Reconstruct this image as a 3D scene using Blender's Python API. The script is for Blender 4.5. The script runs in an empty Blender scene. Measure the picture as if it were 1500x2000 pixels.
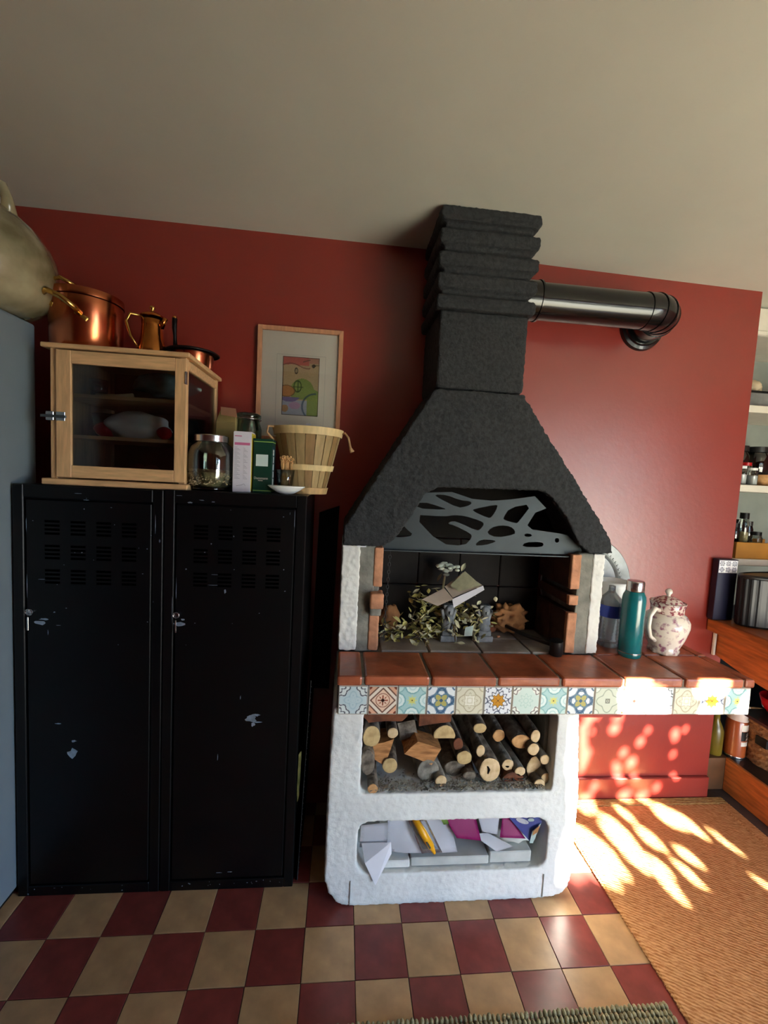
import bpy, bmesh, math, random
import numpy as np
from mathutils import Vector, Matrix, noise as mnoise

random.seed(7)
PI = math.pi
scene = bpy.context.scene
col = scene.collection

# ---------------------------------------------------------------- camera
def make_camera():
    rx, roll, yaw = -0.0780, 0.0516, -0.0946
    cz, sz, cx, sx = math.cos(yaw), math.sin(yaw), math.cos(rx), math.sin(rx)
    f = Vector((-sz*cx, cz*cx, sx)); r = Vector((cz, sz, 0)); u = r.cross(f)
    r2 = r*math.cos(roll)+u*math.sin(roll); u2 = -r*math.sin(roll)+u*math.cos(roll)
    m = Matrix((r2, u2, -f)).transposed().to_4x4()
    m.translation = Vector((1.078, -1.671, 1.860))
    cd = bpy.data.cameras.new('camera'); co = bpy.data.objects.new('camera', cd); col.objects.link(co)
    co.matrix_world = m
    cd.sensor_fit = 'VERTICAL'; cd.sensor_height = 24.0
    cd.lens = 851.5/2000*24.0; cd.clip_start = 0.02
    scene.camera = co
make_camera()

# ---------------------------------------------------------------- sky, sun, exposure
SUN_T = Vector((-0.2166, 0.8386, -0.5))
w = bpy.data.worlds.new('world'); scene.world = w; w.use_nodes = True
nt = w.node_tree; bg = nt.nodes['Background']
sky = nt.nodes.new('ShaderNodeTexSky'); sky.sky_type = 'NISHITA'; sky.sun_disc = False
sky.sun_elevation = math.radians(30); sky.sun_rotation = math.atan2(-SUN_T.x, -SUN_T.y)
sky.altitude = 100; sky.air_density = 1.0; sky.dust_density = 0.6
tint = nt.nodes.new('ShaderNodeMix'); tint.data_type = 'RGBA'; tint.inputs[0].default_value = 0.88      # clear sky veiled by an even blue haze
tint.inputs[7].default_value = (0.33, 0.66, 1.28, 1)
nt.links.new(sky.outputs[0], tint.inputs[6]); nt.links.new(tint.outputs[2], bg.inputs[0]); bg.inputs[1].default_value = 8.2
sl = bpy.data.lights.new('sun', 'SUN'); sl.energy = 125.0; sl.angle = math.radians(0.53); sl.color = (1.0, 0.92, 0.80)
so = bpy.data.objects.new('sun', sl); col.objects.link(so)
so.rotation_euler = SUN_T.to_track_quat('-Z', 'Y').to_euler(); so.location = (5, -8, 6)
def portal(name, x0, x1, y, z0, z1):
    l = bpy.data.lights.new(name, 'AREA'); l.shape = 'RECTANGLE'; l.size = x1-x0; l.size_y = z1-z0
    l.cycles.is_portal = True
    o = bpy.data.objects.new(name, l); col.objects.link(o)
    o.location = ((x0+x1)/2, y, (z0+z1)/2); o.rotation_euler = (PI/2, 0, 0)
portal('doorway_portal', 2.72, 5.0, -2.52, 0.0, 2.62)
scene.view_settings.view_transform = 'Standard'; scene.view_settings.look = 'None'
scene.view_settings.gamma = 1.0; scene.view_settings.use_curve_mapping = False
scene.view_settings.exposure = 0.36

# ---------------------------------------------------------------- helpers
def lin(h):
    h = h.lstrip('#'); out = []
    for i in (0, 2, 4):
        c = int(h[i:i+2], 16)/255
        out.append(c/12.92 if c <= 0.04045 else ((c+0.055)/1.055)**2.4)
    return tuple(out)
MATS = {}
def mat(name, h, rough=0.55, metal=0.0, var=0.12, vs=9.0, bump=0.0, bs=60.0, spec=0.5, h2=None, stretch=None, coat=0.0, detail=4.0, lo=0.35, hi=0.65):
    m = bpy.data.materials.new(name); m.use_nodes = True; n = m.node_tree.nodes; L = m.node_tree.links
    b = n['Principled BSDF']; b.inputs['Roughness'].default_value = rough; b.inputs['Metallic'].default_value = metal
    b.inputs['Specular IOR Level'].default_value = spec; b.inputs['Coat Weight'].default_value = coat
    c = lin(h)
    c1 = tuple(max(0, x*(1-var)) for x in c); c2 = lin(h2) if h2 else tuple(min(1, x*(1+var)) for x in c)
    tc = n.new('ShaderNodeTexCoord'); mp = n.new('ShaderNodeMapping')
    if stretch: mp.inputs['Scale'].default_value = stretch
    L.new(tc.outputs['Object'], mp.inputs[0])
    no = n.new('ShaderNodeTexNoise'); no.inputs['Scale'].default_value = vs; no.inputs['Detail'].default_value = detail
    L.new(mp.outputs[0], no.inputs['Vector'])
    r = n.new('ShaderNodeValToRGB'); r.color_ramp.elements[0].position = lo; r.color_ramp.elements[1].position = hi
    r.color_ramp.elements[0].color = (*c1, 1); r.color_ramp.elements[1].color = (*c2, 1)
    L.new(no.outputs['Fac'], r.inputs[0]); L.new(r.outputs[0], b.inputs['Base Color'])
    if bump:
        nb = n.new('ShaderNodeTexNoise'); nb.inputs['Scale'].default_value = bs; nb.inputs['Detail'].default_value = 5
        L.new(mp.outputs[0], nb.inputs['Vector'])
        bp = n.new('ShaderNodeBump'); bp.inputs['Strength'].default_value = bump; bp.inputs['Distance'].default_value = 0.01
        L.new(nb.outputs['Fac'], bp.inputs['Height']); L.new(bp.outputs[0], b.inputs['Normal'])
    MATS[name] = m
    return m
def glassy(name, h, gloss=0.10, trans=0.9, rough=0.03):
    """thin clear pane or jar wall: tinted transparency under a glossy fresnel coat"""
    m = bpy.data.materials.new(name); m.use_nodes = True; n = m.node_tree.nodes; L = m.node_tree.links
    n.remove(n['Principled BSDF']); out = n['Material Output']
    t = n.new('ShaderNodeBsdfTransparent'); c = lin(h); t.inputs[0].default_value = (c[0]*trans, c[1]*trans, c[2]*trans, 1)
    g = n.new('ShaderNodeBsdfGlossy'); g.inputs['Roughness'].default_value = rough
    lw = n.new('ShaderNodeLayerWeight'); lw.inputs[0].default_value = 0.35
    ma = n.new('ShaderNodeMath'); ma.operation = 'MULTIPLY_ADD'; ma.inputs[1].default_value = 0.7; ma.inputs[2].default_value = gloss
    L.new(lw.outputs['Fresnel'], ma.inputs[0])
    mx = n.new('ShaderNodeMixShader'); L.new(ma.outputs[0], mx.inputs[0]); L.new(t.outputs[0], mx.inputs[1]); L.new(g.outputs[0], mx.inputs[2])
    L.new(mx.outputs[0], out.inputs[0]); MATS[name] = m
    return m
def printed(name, rough=0.35, bump=0.0):
    """colour print stored on the faces (attribute Col)"""
    m = bpy.data.materials.new(name); m.use_nodes = True; n = m.node_tree.nodes; L = m.node_tree.links
    b = n['Principled BSDF']; b.inputs['Roughness'].default_value = rough
    a = n.new('ShaderNodeAttribute'); a.attribute_name = 'Col'
    L.new(a.outputs['Color'], b.inputs['Base Color']); MATS[name] = m
    return m

ORI = {}
def worldorigin(p): return ORI.get(p.name, Vector((0, 0, 0))) if p else Vector((0, 0, 0))
def tag(o, label=None, cat=None, group=None, kind=None):
    if label: o['label'] = label
    if cat: o['category'] = cat
    if group: o['group'] = group
    if kind: o['kind'] = kind
    return o
def thing(name, label, cat, loc, group=None):
    o = bpy.data.objects.new(name, None); col.objects.link(o); o.location = loc; o.empty_display_size = 0.05
    ORI[o.name] = Vector(loc)
    return tag(o, label, cat, group)
def obj(name, bm, m, parent=None, smooth=False, bevel=0.0, seg=1, auto=None, base=None):
    """bm holds world coordinates; the object gets its origin at its parent's origin, or at its own base"""
    if isinstance(m, str): m = MATS[m]
    bmesh.ops.recalc_face_normals(bm, faces=bm.faces)
    if parent is not None: o0 = worldorigin(parent)
    elif base is not None: o0 = Vector(base)
    else:
        xs = [v.co for v in bm.verts]
        o0 = Vector(((min(v.x for v in xs)+max(v.x for v in xs))/2, (min(v.y for v in xs)+max(v.y for v in xs))/2, min(v.z for v in xs)))
    bmesh.ops.translate(bm, verts=bm.verts, vec=-o0)
    me = bpy.data.meshes.new(name); bm.to_mesh(me); bm.free()
    return meshobj(name, me, m, parent, o0, smooth, bevel, seg, auto)
def meshobj(name, me, m, parent, o0, smooth=False, bevel=0.0, seg=1, auto=None):
    if isinstance(m, str): m = MATS[m]
    if m and not me.materials: me.materials.append(m)
    o = bpy.data.objects.new(name, me); col.objects.link(o)
    if parent is not None: o.parent = parent
    else: o.location = o0
    ORI[o.name] = Vector(o0)
    if smooth:
        me.polygons.foreach_set('use_smooth', [True]*len(me.polygons))
        if auto: me.set_sharp_from_angle(angle=math.radians(auto))
    if bevel:
        b = o.modifiers.new('bevel', 'BEVEL'); b.width = bevel; b.segments = seg; b.limit_method = 'ANGLE'
    return o
def struct(name, bm, m, **k):
    o = obj(name, bm, m, base=(0, 0, 0), **k); o['kind'] = 'structure'; return o
NB = bmesh.new
def box(bm, x0, x1, y0, y1, z0, z1):
    vs = [bm.verts.new((x, y, z)) for x in (x0, x1) for y in (y0, y1) for z in (z0, z1)]
    for f in ((0, 1, 3, 2), (4, 6, 7, 5), (0, 4, 5, 1), (2, 3, 7, 6), (0, 2, 6, 4), (1, 5, 7, 3)): bm.faces.new([vs[i] for i in f])
    return bm
def B(*a): return box(NB(), *a)
def obox(bm, c, size, rot=(0, 0, 0)):
    """oriented box: centre, size, euler"""
    from mathutils import Euler
    R = Euler(rot).to_matrix(); c = Vector(c)
    vs = [bm.verts.new(c+R@Vector((sx*size[0]/2, sy*size[1]/2, sz*size[2]/2))) for sx in (-1, 1) for sy in (-1, 1) for sz in (-1, 1)]
    for f in ((0, 1, 3, 2), (4, 6, 7, 5), (0, 4, 5, 1), (2, 3, 7, 6), (0, 2, 6, 4), (1, 5, 7, 3)): bm.faces.new([vs[i] for i in f])
    return bm
def frame_of(d):
    d = d.normalized(); a = Vector((0, 0, 1)) if abs(d.z) < 0.9 else Vector((1, 0, 0))
    s = d.cross(a).normalized(); return s, d.cross(s).normalized()
def tube(bm, pts, r, seg=10, cap=True, closed=False):
    pts = [Vector(p) for p in pts]; n = len(pts); rings = []
    rs = r if isinstance(r, (list, tuple)) else [r]*n
    s = None
    for i, p in enumerate(pts):
        if closed: d = pts[(i+1) % n]-pts[i-1]
        else: d = pts[min(i+1, n-1)]-pts[max(i-1, 0)]
        d.normalize()
        if s is None: s, t = frame_of(d)
        else:
            s = (s-d*s.dot(d)).normalized(); t = d.cross(s)
        rings.append([bm.verts.new(p+(s*math.cos(2*PI*k/seg)+t*math.sin(2*PI*k/seg))*rs[i]) for k in range(seg)])
    for i in range(n if closed else n-1):
        a, b = rings[i], rings[(i+1) % n]
        for k in range(seg): bm.faces.new((a[k], a[(k+1) % seg], b[(k+1) % seg], b[k]))
    if cap and not closed:
        bm.faces.new(list(reversed(rings[0]))); bm.faces.new(rings[-1])
    return bm
def lathe(bm, prof, c=(0, 0, 0), seg=32, sx=1.0, sy=1.0, rot=0.0, close=False):
    """prof: (radius, z) from bottom to top around vertical axis through c"""
    rings = []
    for r, z in prof:
        if r < 1e-6: rings.append([bm.verts.new((c[0], c[1], c[2]+z))])
        else: rings.append([bm.verts.new((c[0]+r*sx*math.cos(2*PI*k/seg+rot), c[1]+r*sy*math.sin(2*PI*k/seg+rot), c[2]+z)) for k in range(seg)])
    for a, b in zip(rings, rings[1:]):
        if len(a) == 1 and len(b) == 1: continue
        for k in range(seg):
            k2 = (k+1) % seg
            if len(a) == 1: bm.faces.new((a[0], b[k2], b[k]))
            elif len(b) == 1: bm.faces.new((a[k], a[k2], b[0]))
            else: bm.faces.new((a[k], a[k2], b[k2], b[k]))
    return bm
def prism(bm, poly, y0, y1):
    """polygon in x,z pushed from y0 to y1"""
    a = [bm.verts.new((x, y0, z)) for x, z in poly]; b = [bm.verts.new((x, y1, z)) for x, z in poly]
    bm.faces.new(a); bm.faces.new(list(reversed(b)))
    n = len(poly)
    for i in range(n): bm.faces.new((a[i], b[i], b[(i+1) % n], a[(i+1) % n]))
    return bm
def rounded(x0, x1, z0, z1, r, n=5):
    out = []
    for cx, cz, a0 in ((x1-r, z1-r, 0), (x0+r, z1-r, 90), (x0+r, z0+r, 180), (x1-r, z0+r, 270)):
        for k in range(n+1):
            a = math.radians(a0+90*k/n); out.append((cx+r*math.cos(a), cz+r*math.sin(a)))
    return out
def smooth_poly(P, it=2):
    for _ in range(it):
        Q = []
        for i in range(len(P)):
            a, b = P[i], P[(i+1) % len(P)]
            Q += [(a[0]*.75+b[0]*.25, a[1]*.75+b[1]*.25), (a[0]*.25+b[0]*.75, a[1]*.25+b[1]*.75)]
        P = Q
    return P
def holed(outer, holes, y0, y1):
    """flat shape in x,z with holes, given thickness y0..y1; returns bmesh in world coordinates"""
    cu = bpy.data.curves.new('tmp', 'CURVE'); cu.dimensions = '2D'; cu.fill_mode = 'BOTH'; cu.extrude = (y1-y0)/2
    for P in [outer]+list(holes):
        s = cu.splines.new('POLY'); s.points.add(len(P)-1); s.use_cyclic_u = True
        for i, (x, z) in enumerate(P): s.points[i].co = (x, z, 0, 1)
    o = bpy.data.objects.new('tmp', cu); col.objects.link(o)
    dg = bpy.context.evaluated_depsgraph_get(); me = bpy.data.meshes.new_from_object(o.evaluated_get(dg))
    bpy.data.objects.remove(o); bpy.data.curves.remove(cu)
    bm = NB(); bm.from_mesh(me); bpy.data.meshes.remove(me)
    bmesh.ops.remove_doubles(bm, verts=bm.verts, dist=1e-5)
    ym = (y0+y1)/2
    for v in bm.verts: v.co = Vector((v.co.x, ym-v.co.z, v.co.y))
    return bm
def text(name, body, m, parent, loc, size, rot=(PI/2, 0, 0), depth=0.0004, align='CENTER', sx=1.0):
    cu = bpy.data.curves.new('tmp', 'FONT'); cu.body = body; cu.size = size; cu.extrude = depth; cu.align_x = align; cu.align_y = 'CENTER'; cu.resolution_u = 3
    o = bpy.data.objects.new('tmp', cu); col.objects.link(o)
    dg = bpy.context.evaluated_depsgraph_get(); me = bpy.data.meshes.new_from_object(o.evaluated_get(dg))
    bpy.data.objects.remove(o); bpy.data.curves.remove(cu)
    from mathutils import Euler
    M4 = Matrix.Translation(Vector(loc)) @ Euler(rot).to_matrix().to_4x4() @ Matrix.Diagonal((sx, 1, 1, 1))
    bm = NB(); bm.from_mesh(me); bpy.data.meshes.remove(me); bm.transform(M4)
    return obj(name, bm, m, parent)
def stucco(o, voxel, strength, size, depth=2):
    """rounds a block-built shape and roughens it like hand-thrown render"""
    r = o.modifiers.new('remesh', 'REMESH'); r.mode = 'VOXEL'; r.voxel_size = voxel; r.use_smooth_shade = True
    s = o.modifiers.new('smooth', 'SMOOTH'); s.factor = 0.5; s.iterations = 3
    t = bpy.data.textures.new('grain', 'CLOUDS'); t.noise_scale = size; t.noise_depth = depth
    d = o.modifiers.new('displace', 'DISPLACE'); d.texture = t; d.strength = strength; d.mid_level = 0.5; d.texture_coords = 'LOCAL'
def grid_print(name, o00, du, dv, nu, nv, fn, m, parent=None, thick=None):
    """a printed rectangle: corner, edge vectors, colour function fn(u,v)->sRGB array in 0..1"""
    o00, du, dv = Vector(o00), Vector(du), Vector(dv); base = worldorigin(parent)
    us, vs_ = np.linspace(0, 1, nu+1), np.linspace(0, 1, nv+1)
    verts = [tuple(o00+du*float(a)+dv*float(b)-base) for b in vs_ for a in us]
    faces = [(j*(nu+1)+i, j*(nu+1)+i+1, (j+1)*(nu+1)+i+1, (j+1)*(nu+1)+i) for j in range(nv) for i in range(nu)]
    me = bpy.data.meshes.new(name); me.from_pydata(verts, [], faces)
    uc = (np.arange(nu)+.5)/nu; vc = (np.arange(nv)+.5)/nv; U, V = np.meshgrid(uc, vc)
    C = np.clip(fn(U, V), 0, 1); C = np.where(C <= .04045, C/12.92, ((C+.055)/1.055)**2.4)
    at = me.color_attributes.new('Col', 'FLOAT_COLOR', 'CORNER')
    arr = np.ones((nv*nu, 4, 4), np.float32); arr[:, :, :3] = C.reshape(-1, 1, 3); at.data.foreach_set('color', arr.ravel())
    return meshobj(name, me, m, parent, base)
def dup(root, loc, label=None, rotz=None, name=None):
    r = root.copy(); col.objects.link(r); r.location = loc
    if rotz is not None: r.rotation_euler.z = rotz
    if label: r['label'] = label
    for ch in list(root.children):
        c = ch.copy(); col.objects.link(c); c.parent = r
        for g in ch.children:
            d = g.copy(); col.objects.link(d); d.parent = c
    return r
def sheet(c00, c10, c01, c11, n=10, amp=0.01, sc=8.0, seed=0, thick=0.0008):
    bm = NB(); c00, c10, c01, c11 = map(Vector, (c00, c10, c01, c11)); g = []
    nrm = (c10-c00).cross(c01-c00).normalized()
    for j in range(n+1):
        row = []
        for i in range(n+1):
            a, b = i/n, j/n
            p = c00*(1-a)*(1-b)+c10*a*(1-b)+c01*(1-a)*b+c11*a*b
            p = p+nrm*mnoise.noise(p*sc+Vector((seed*3.1, seed*1.7, 0)))*amp
            row.append(bm.verts.new(p))
        g.append(row)
    for j in range(n):
        for i in range(n): bm.faces.new((g[j][i], g[j][i+1], g[j+1][i+1], g[j+1][i]))
    r = bmesh.ops.solidify(bm, geom=bm.faces[:], thickness=thick)
    return bm
def lump(c, r, sub=3, amp=0.25, sc=2.0, seed=0, scale=(1, 1, 1), cut=None):
    bm = NB(); bmesh.ops.create_icosphere(bm, subdivisions=sub, radius=1.0)
    for v in bm.verts:
        k = 1+amp*mnoise.noise(v.co*sc+Vector((seed*5.3, seed*2.1, seed)))
        v.co = Vector((v.co.x*scale[0]*r*k+c[0], v.co.y*scale[1]*r*k+c[1], v.co.z*scale[2]*r*k+c[2]))
        if cut is not None and v.co.z < cut: v.co.z = cut
    return bm

# ---------------------------------------------------------------- materials
mat('wall_red', '#86281f', 0.34, var=0.05, vs=3, bump=0.08, bs=40, spec=0.95)
mat('white_plaster', '#dfe0da', 0.9, var=0.05, vs=6, bump=0.25, bs=70)
mat('ceiling_paint', '#d2d2c6', 0.9, var=0.04, vs=1.5, bump=0.05, bs=20)
mat('room_wall', '#8c4a40', 0.7, var=0.05)
mat('tile_red', '#7d3a33', 0.30, var=0.16, vs=14, bump=0.03, bs=30)
mat('tile_cream', '#b59167', 0.32, var=0.14, vs=12, bump=0.03, bs=30)
mat('grout', '#51453c', 0.9)
mat('black_stucco', '#26282b', 0.85, var=0.35, vs=60, bump=0.6, bs=110)
mat('black_enamel', '#0b0c0d', 0.22, var=0.1, coat=0.4)
mat('locker_black', '#050506', 0.40, spec=0.3, var=0.25, vs=5, bump=0.05, bs=25)
mat('locker_dark', '#020202', 1.0, spec=0.0)
mat('bare_metal', '#9fb2c4', 0.4, metal=0.6, var=0.2, vs=40)
mat('steel', '#c8c9c9', 0.25, metal=1.0, var=0.08)
mat('dark_steel', '#5a6063', 0.5, metal=0.75, var=0.15, vs=8)
mat('plate_steel', '#363e42', 0.55, metal=0.45, var=0.12, vs=6)
mat('pine', '#d9ae7c', 0.5, var=0.14, vs=10, stretch=(1, 8, 8), bump=0.05, bs=40)
mat('pine_v', '#d9ae7c', 0.5, var=0.14, vs=10, stretch=(8, 8, 1), bump=0.05, bs=40)
mat('frame_wood', '#c08a68', 0.5, var=0.12, vs=12, stretch=(6, 6, 1))
mat('orange_wood', '#b86c34', 0.42, var=0.28, vs=7, stretch=(8, 1, 8), bump=0.06, bs=30)
mat('counter_wood', '#8a4a22', 0.35, var=0.25, vs=7, stretch=(8, 1, 8))
mat('brown_panel', '#6f4a2a', 0.6, var=0.2)
mat('copper', '#c0704a', 0.22, metal=1.0, var=0.15, vs=7)
mat('copper_gold', '#c9803f', 0.18, metal=1.0, var=0.15, vs=9)
mat('brass', '#c9a056', 0.22, metal=1.0, var=0.1)
mat('iron', '#1b1a1a', 0.45, metal=0.7, var=0.2)
mat('stoneware', '#857c58', 0.22, var=0.35, vs=5, h2='#b0a684', coat=0.5)
mat('stoneware_dark', '#4a3f30', 0.3, var=0.25, vs=5)
mat('fridge_grey', '#7f8c92', 0.38, var=0.03, bump=0.03, bs=90)
mat('terracotta', '#a85a3e', 0.30, var=0.3, vs=9, h2='#bd6a48', bump=0.22, bs=26)
mat('terracotta_edge', '#96603f', 0.5, var=0.3, vs=14, bump=0.3, bs=30)
mat('ash_tile', '#8f7f74', 0.7, var=0.3, vs=7, h2='#a39c94', bump=0.2, bs=30)
mat('mortar', '#6f6a60', 0.95, var=0.2, vs=20, bump=0.5, bs=60)
mat('cement', '#7c7b72', 0.95, var=0.22, vs=14, bump=0.5, bs=50)
mat('brick', '#c08866', 0.85, var=0.22, vs=16, bump=0.3, bs=50)
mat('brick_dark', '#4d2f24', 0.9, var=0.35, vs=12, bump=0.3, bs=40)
mat('soot', '#120e0c', 0.95, var=0.4, vs=9, bump=0.2, bs=30)
mat('bark', '#5c5042', 0.95, var=0.5, vs=24, h2='#85796a', stretch=(1, 1, 1), bump=0.9, bs=45)
mat('bark_grey', '#6d675c', 0.95, var=0.4, vs=18, h2='#9a9588', bump=0.7, bs=35)
mat('cut_pale', '#c9a878', 0.8, var=0.12, vs=30, h2='#dcc299', bump=0.15, bs=60)
mat('cut_yellow', '#b59763', 0.8, var=0.15, vs=25, h2='#cdb27e')
mat('cut_orange', '#b98650', 0.8, var=0.2, vs=25, h2='#d3a36d')
mat('split_wood', '#a06a38', 0.8, var=0.25, vs=12, stretch=(1, 6, 6), h2='#c48a52', bump=0.35, bs=30)
mat('old_wood', '#6a3a20', 0.85, var=0.35, vs=18, bump=0.5, bs=30)
mat('paper', '#e6e6ea', 0.8, var=0.03)
mat('paper_grey', '#b9bcb6', 0.85, var=0.12, vs=10)
mat('cardboard', '#d8c8b8', 0.85, var=0.08)
mat('kraft', '#94653c', 0.85, var=0.25, vs=14, bump=0.6, bs=25)
mat('book_page', '#c4c2a0', 0.85, var=0.12, vs=30)
mat('magenta', '#b01574', 0.5, var=0.12)
mat('yellow_plastic', '#e5a312', 0.35, var=0.06)
mat('carton_blue', '#23307e', 0.4, var=0.15, vs=14)
mat('teal_paint', '#0b6a70', 0.22, var=0.06, coat=0.6)
mat('label_blue', '#23388f', 0.35, var=0.2, vs=9)
mat('porcelain', '#e6ddd0', 0.16, var=0.05, coat=0.3)
mat('white_ceramic', '#eef0f0', 0.3, var=0.04)
mat('pewter', '#868b8c', 0.5, metal=0.7, var=0.2, vs=14)
mat('leaf_dry', '#8d8a44', 0.7, var=0.35, vs=16, h2='#c4bb74')
mat('leaf_pale', '#b5b38a', 0.7, var=0.2, vs=16, h2='#d2cfae')
mat('twig', '#4f4026', 0.9, var=0.2)
mat('flower_dry', '#b9c2b2', 0.8, var=0.2, vs=20)
mat('cast_iron', '#6d7276', 0.6, metal=0.2, var=0.35, vs=22, bump=0.5, bs=40)
mat('black_plastic', '#101214', 0.4, var=0.1)
mat('navy_card', '#1b1d38', 0.45, var=0.1)
mat('white_shelf', '#d5d0c3', 0.6, var=0.04)
mat('alcove_wall', '#868c86', 0.8, var=0.05)
mat('mustard_box', '#a8701c', 0.55, var=0.15, vs=6)
mat('green_wool', '#8d8560', 0.95, var=0.25, vs=60, h2='#a59d78', bump=0.5, bs=120)
mat('basket_wood', '#d6bd88', 0.6, var=0.12, vs=9, stretch=(6, 6, 1))
mat('basket_wood_b', '#bd9a68', 0.6, var=0.12, vs=9, stretch=(6, 6, 1))
mat('rope', '#b08a63', 0.9, var=0.2, vs=60)
mat('stirrer', '#d8aa70', 0.7, var=0.15, vs=30)
mat('seeds', '#b09a72', 0.8, var=0.3, vs=60, h2='#d0bd96')
mat('white_card', '#dcd9e2', 0.5, var=0.03)
mat('yellow_card', '#d8c53a', 0.5, var=0.05)
mat('green_card', '#0f3a2c', 0.4, var=0.08)
mat('lime_card', '#8fae55', 0.5, var=0.05)
mat('pink_print', '#c96a94', 0.5, var=0.05)
mat('grey_print', '#a3a0ad', 0.5, var=0.05)
mat('pale_label', '#cfe0dc', 0.5, var=0.03)
mat('green_dark_card', '#123642', 0.4, var=0.05)
mat('navy_cloth', '#0b0e1a', 0.95, var=0.3, vs=8, bump=0.3, bs=60)
mat('eggshell', '#8a4d3c', 0.6, var=0.15)
mat('grey_wire', '#3d3f40', 0.5, metal=0.5)
mat('green_cloth', '#5d7a74', 0.9, var=0.25, vs=8, h2='#8aa39d')
mat('wicker', '#8a5f36', 0.85, var=0.35, vs=40, bump=0.8, bs=70)
mat('spray_orange', '#9b4a22', 0.3, var=0.12, vs=5, coat=0.4)
mat('spray_cap', '#cbb9ae', 0.45, var=0.04)
mat('oil_yellow', '#6f5c1a', 0.3, var=0.2, vs=8)
mat('red_plastic', '#b3141a', 0.25, var=0.08, coat=0.4)
mat('black_print', '#16130f', 0.5)
mat('cream_print', '#e2d8c8', 0.5)
mat('terrace_paving', '#94907a', 0.95, var=0.1, vs=5)  # unseen paving outside, tone set to bounce light up to the ceiling
mat('tree_leaf', '#3c4a2c', 0.7, var=0.25, vs=5)
mat('skin_garlic', '#c9b79a', 0.7, var=0.15)
mat('mat_board', '#efece0', 0.8, var=0.02)
mat('pouch_paper', '#8f7d4c', 0.8, var=0.15, vs=8); mat('peach_card', '#cf9f80', 0.8, var=0.06)
printed('tile_print', 0.28); printed('art_print', 0.7); printed('porcelain_print', 0.16)
glassy('pane_glass', '#ffffff', 0.03, 1.0)
glassy('cabinet_mesh', '#dfe3e4', 0.03, 0.95, 0.12)
glassy('jar_glass', '#e8eee9', 0.06, 0.93)
glassy('green_glass', '#bfe0d0', 0.08, 0.85)
glassy('clear_plastic', '#e6ecf0', 0.08, 0.9, 0.08)
glassy('dark_glass', '#3a3a34', 0.08, 0.8)

def woven(name, h1, h2, angle):
    m = bpy.data.materials.new(name); m.use_nodes = True; n = m.node_tree.nodes; L = m.node_tree.links; b = n['Principled BSDF']; b.inputs['Roughness'].default_value = 0.95; b.inputs['Specular IOR Level'].default_value = 0.15
    tc = n.new('ShaderNodeTexCoord'); mp = n.new('ShaderNodeMapping'); mp.inputs['Rotation'].default_value = (0, 0, angle); L.new(tc.outputs['Object'], mp.inputs[0])
    wv = n.new('ShaderNodeTexWave'); wv.wave_type = 'BANDS'; wv.bands_direction = 'Y'; wv.inputs['Scale'].default_value = 24; wv.inputs['Distortion'].default_value = 2.2; wv.inputs['Detail'].default_value = 2; wv.inputs['Detail Scale'].default_value = 3.0
    L.new(mp.outputs[0], wv.inputs['Vector'])
    mp2 = n.new('ShaderNodeMapping'); mp2.inputs['Scale'].default_value = (0.45, 1.6, 1); L.new(mp.outputs[0], mp2.inputs[0])
    no = n.new('ShaderNodeTexNoise'); no.inputs['Scale'].default_value = 75; no.inputs['Detail'].default_value = 4; L.new(mp2.outputs[0], no.inputs['Vector'])
    ad = n.new('ShaderNodeMath'); ad.operation = 'MULTIPLY_ADD'; ad.inputs[1].default_value = 0.30; L.new(wv.outputs['Fac'], ad.inputs[0]); L.new(no.outputs['Fac'], ad.inputs[2])
    r = n.new('ShaderNodeValToRGB'); r.color_ramp.elements[0].position = 0.45; r.color_ramp.elements[1].position = 0.82; r.color_ramp.elements[0].color = (*lin(h1), 1); r.color_ramp.elements[1].color = (*lin(h2), 1)
    L.new(ad.outputs[0], r.inputs[0]); L.new(r.outputs[0], b.inputs['Base Color'])
    bp = n.new('ShaderNodeBump'); bp.inputs['Strength'].default_value = 0.9; bp.inputs['Distance'].default_value = 0.006; L.new(ad.outputs[0], bp.inputs['Height']); L.new(bp.outputs[0], b.inputs['Normal'])
    MATS[name] = m
woven('jute', '#a06a3c', '#d2a06c', math.radians(30)); woven('jute_border', '#8f6a3c', '#c0a068', 0.0)

def per_piece(name, amount):
    """each tile or brick came out of the kiln a little lighter or darker than its neighbour"""
    nt_ = MATS[name].node_tree; b_ = nt_.nodes['Principled BSDF']; src = b_.inputs['Base Color'].links[0].from_socket
    oi = nt_.nodes.new('ShaderNodeObjectInfo'); mr = nt_.nodes.new('ShaderNodeMapRange'); mr.inputs['To Min'].default_value = 1-amount; mr.inputs['To Max'].default_value = 1+amount
    hs_ = nt_.nodes.new('ShaderNodeHueSaturation'); nt_.links.new(oi.outputs['Random'], mr.inputs['Value']); nt_.links.new(mr.outputs[0], hs_.inputs['Value']); nt_.links.new(src, hs_.inputs['Color']); nt_.links.new(hs_.outputs[0], b_.inputs['Base Color'])
for nm, am in (('terracotta', .18), ('tile_red', .10), ('tile_cream', .09), ('brick', .12), ('ash_tile', .2), ('leaf_dry', .25), ('leaf_pale', .15), ('basket_wood', .08)): per_piece(nm, am)

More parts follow.
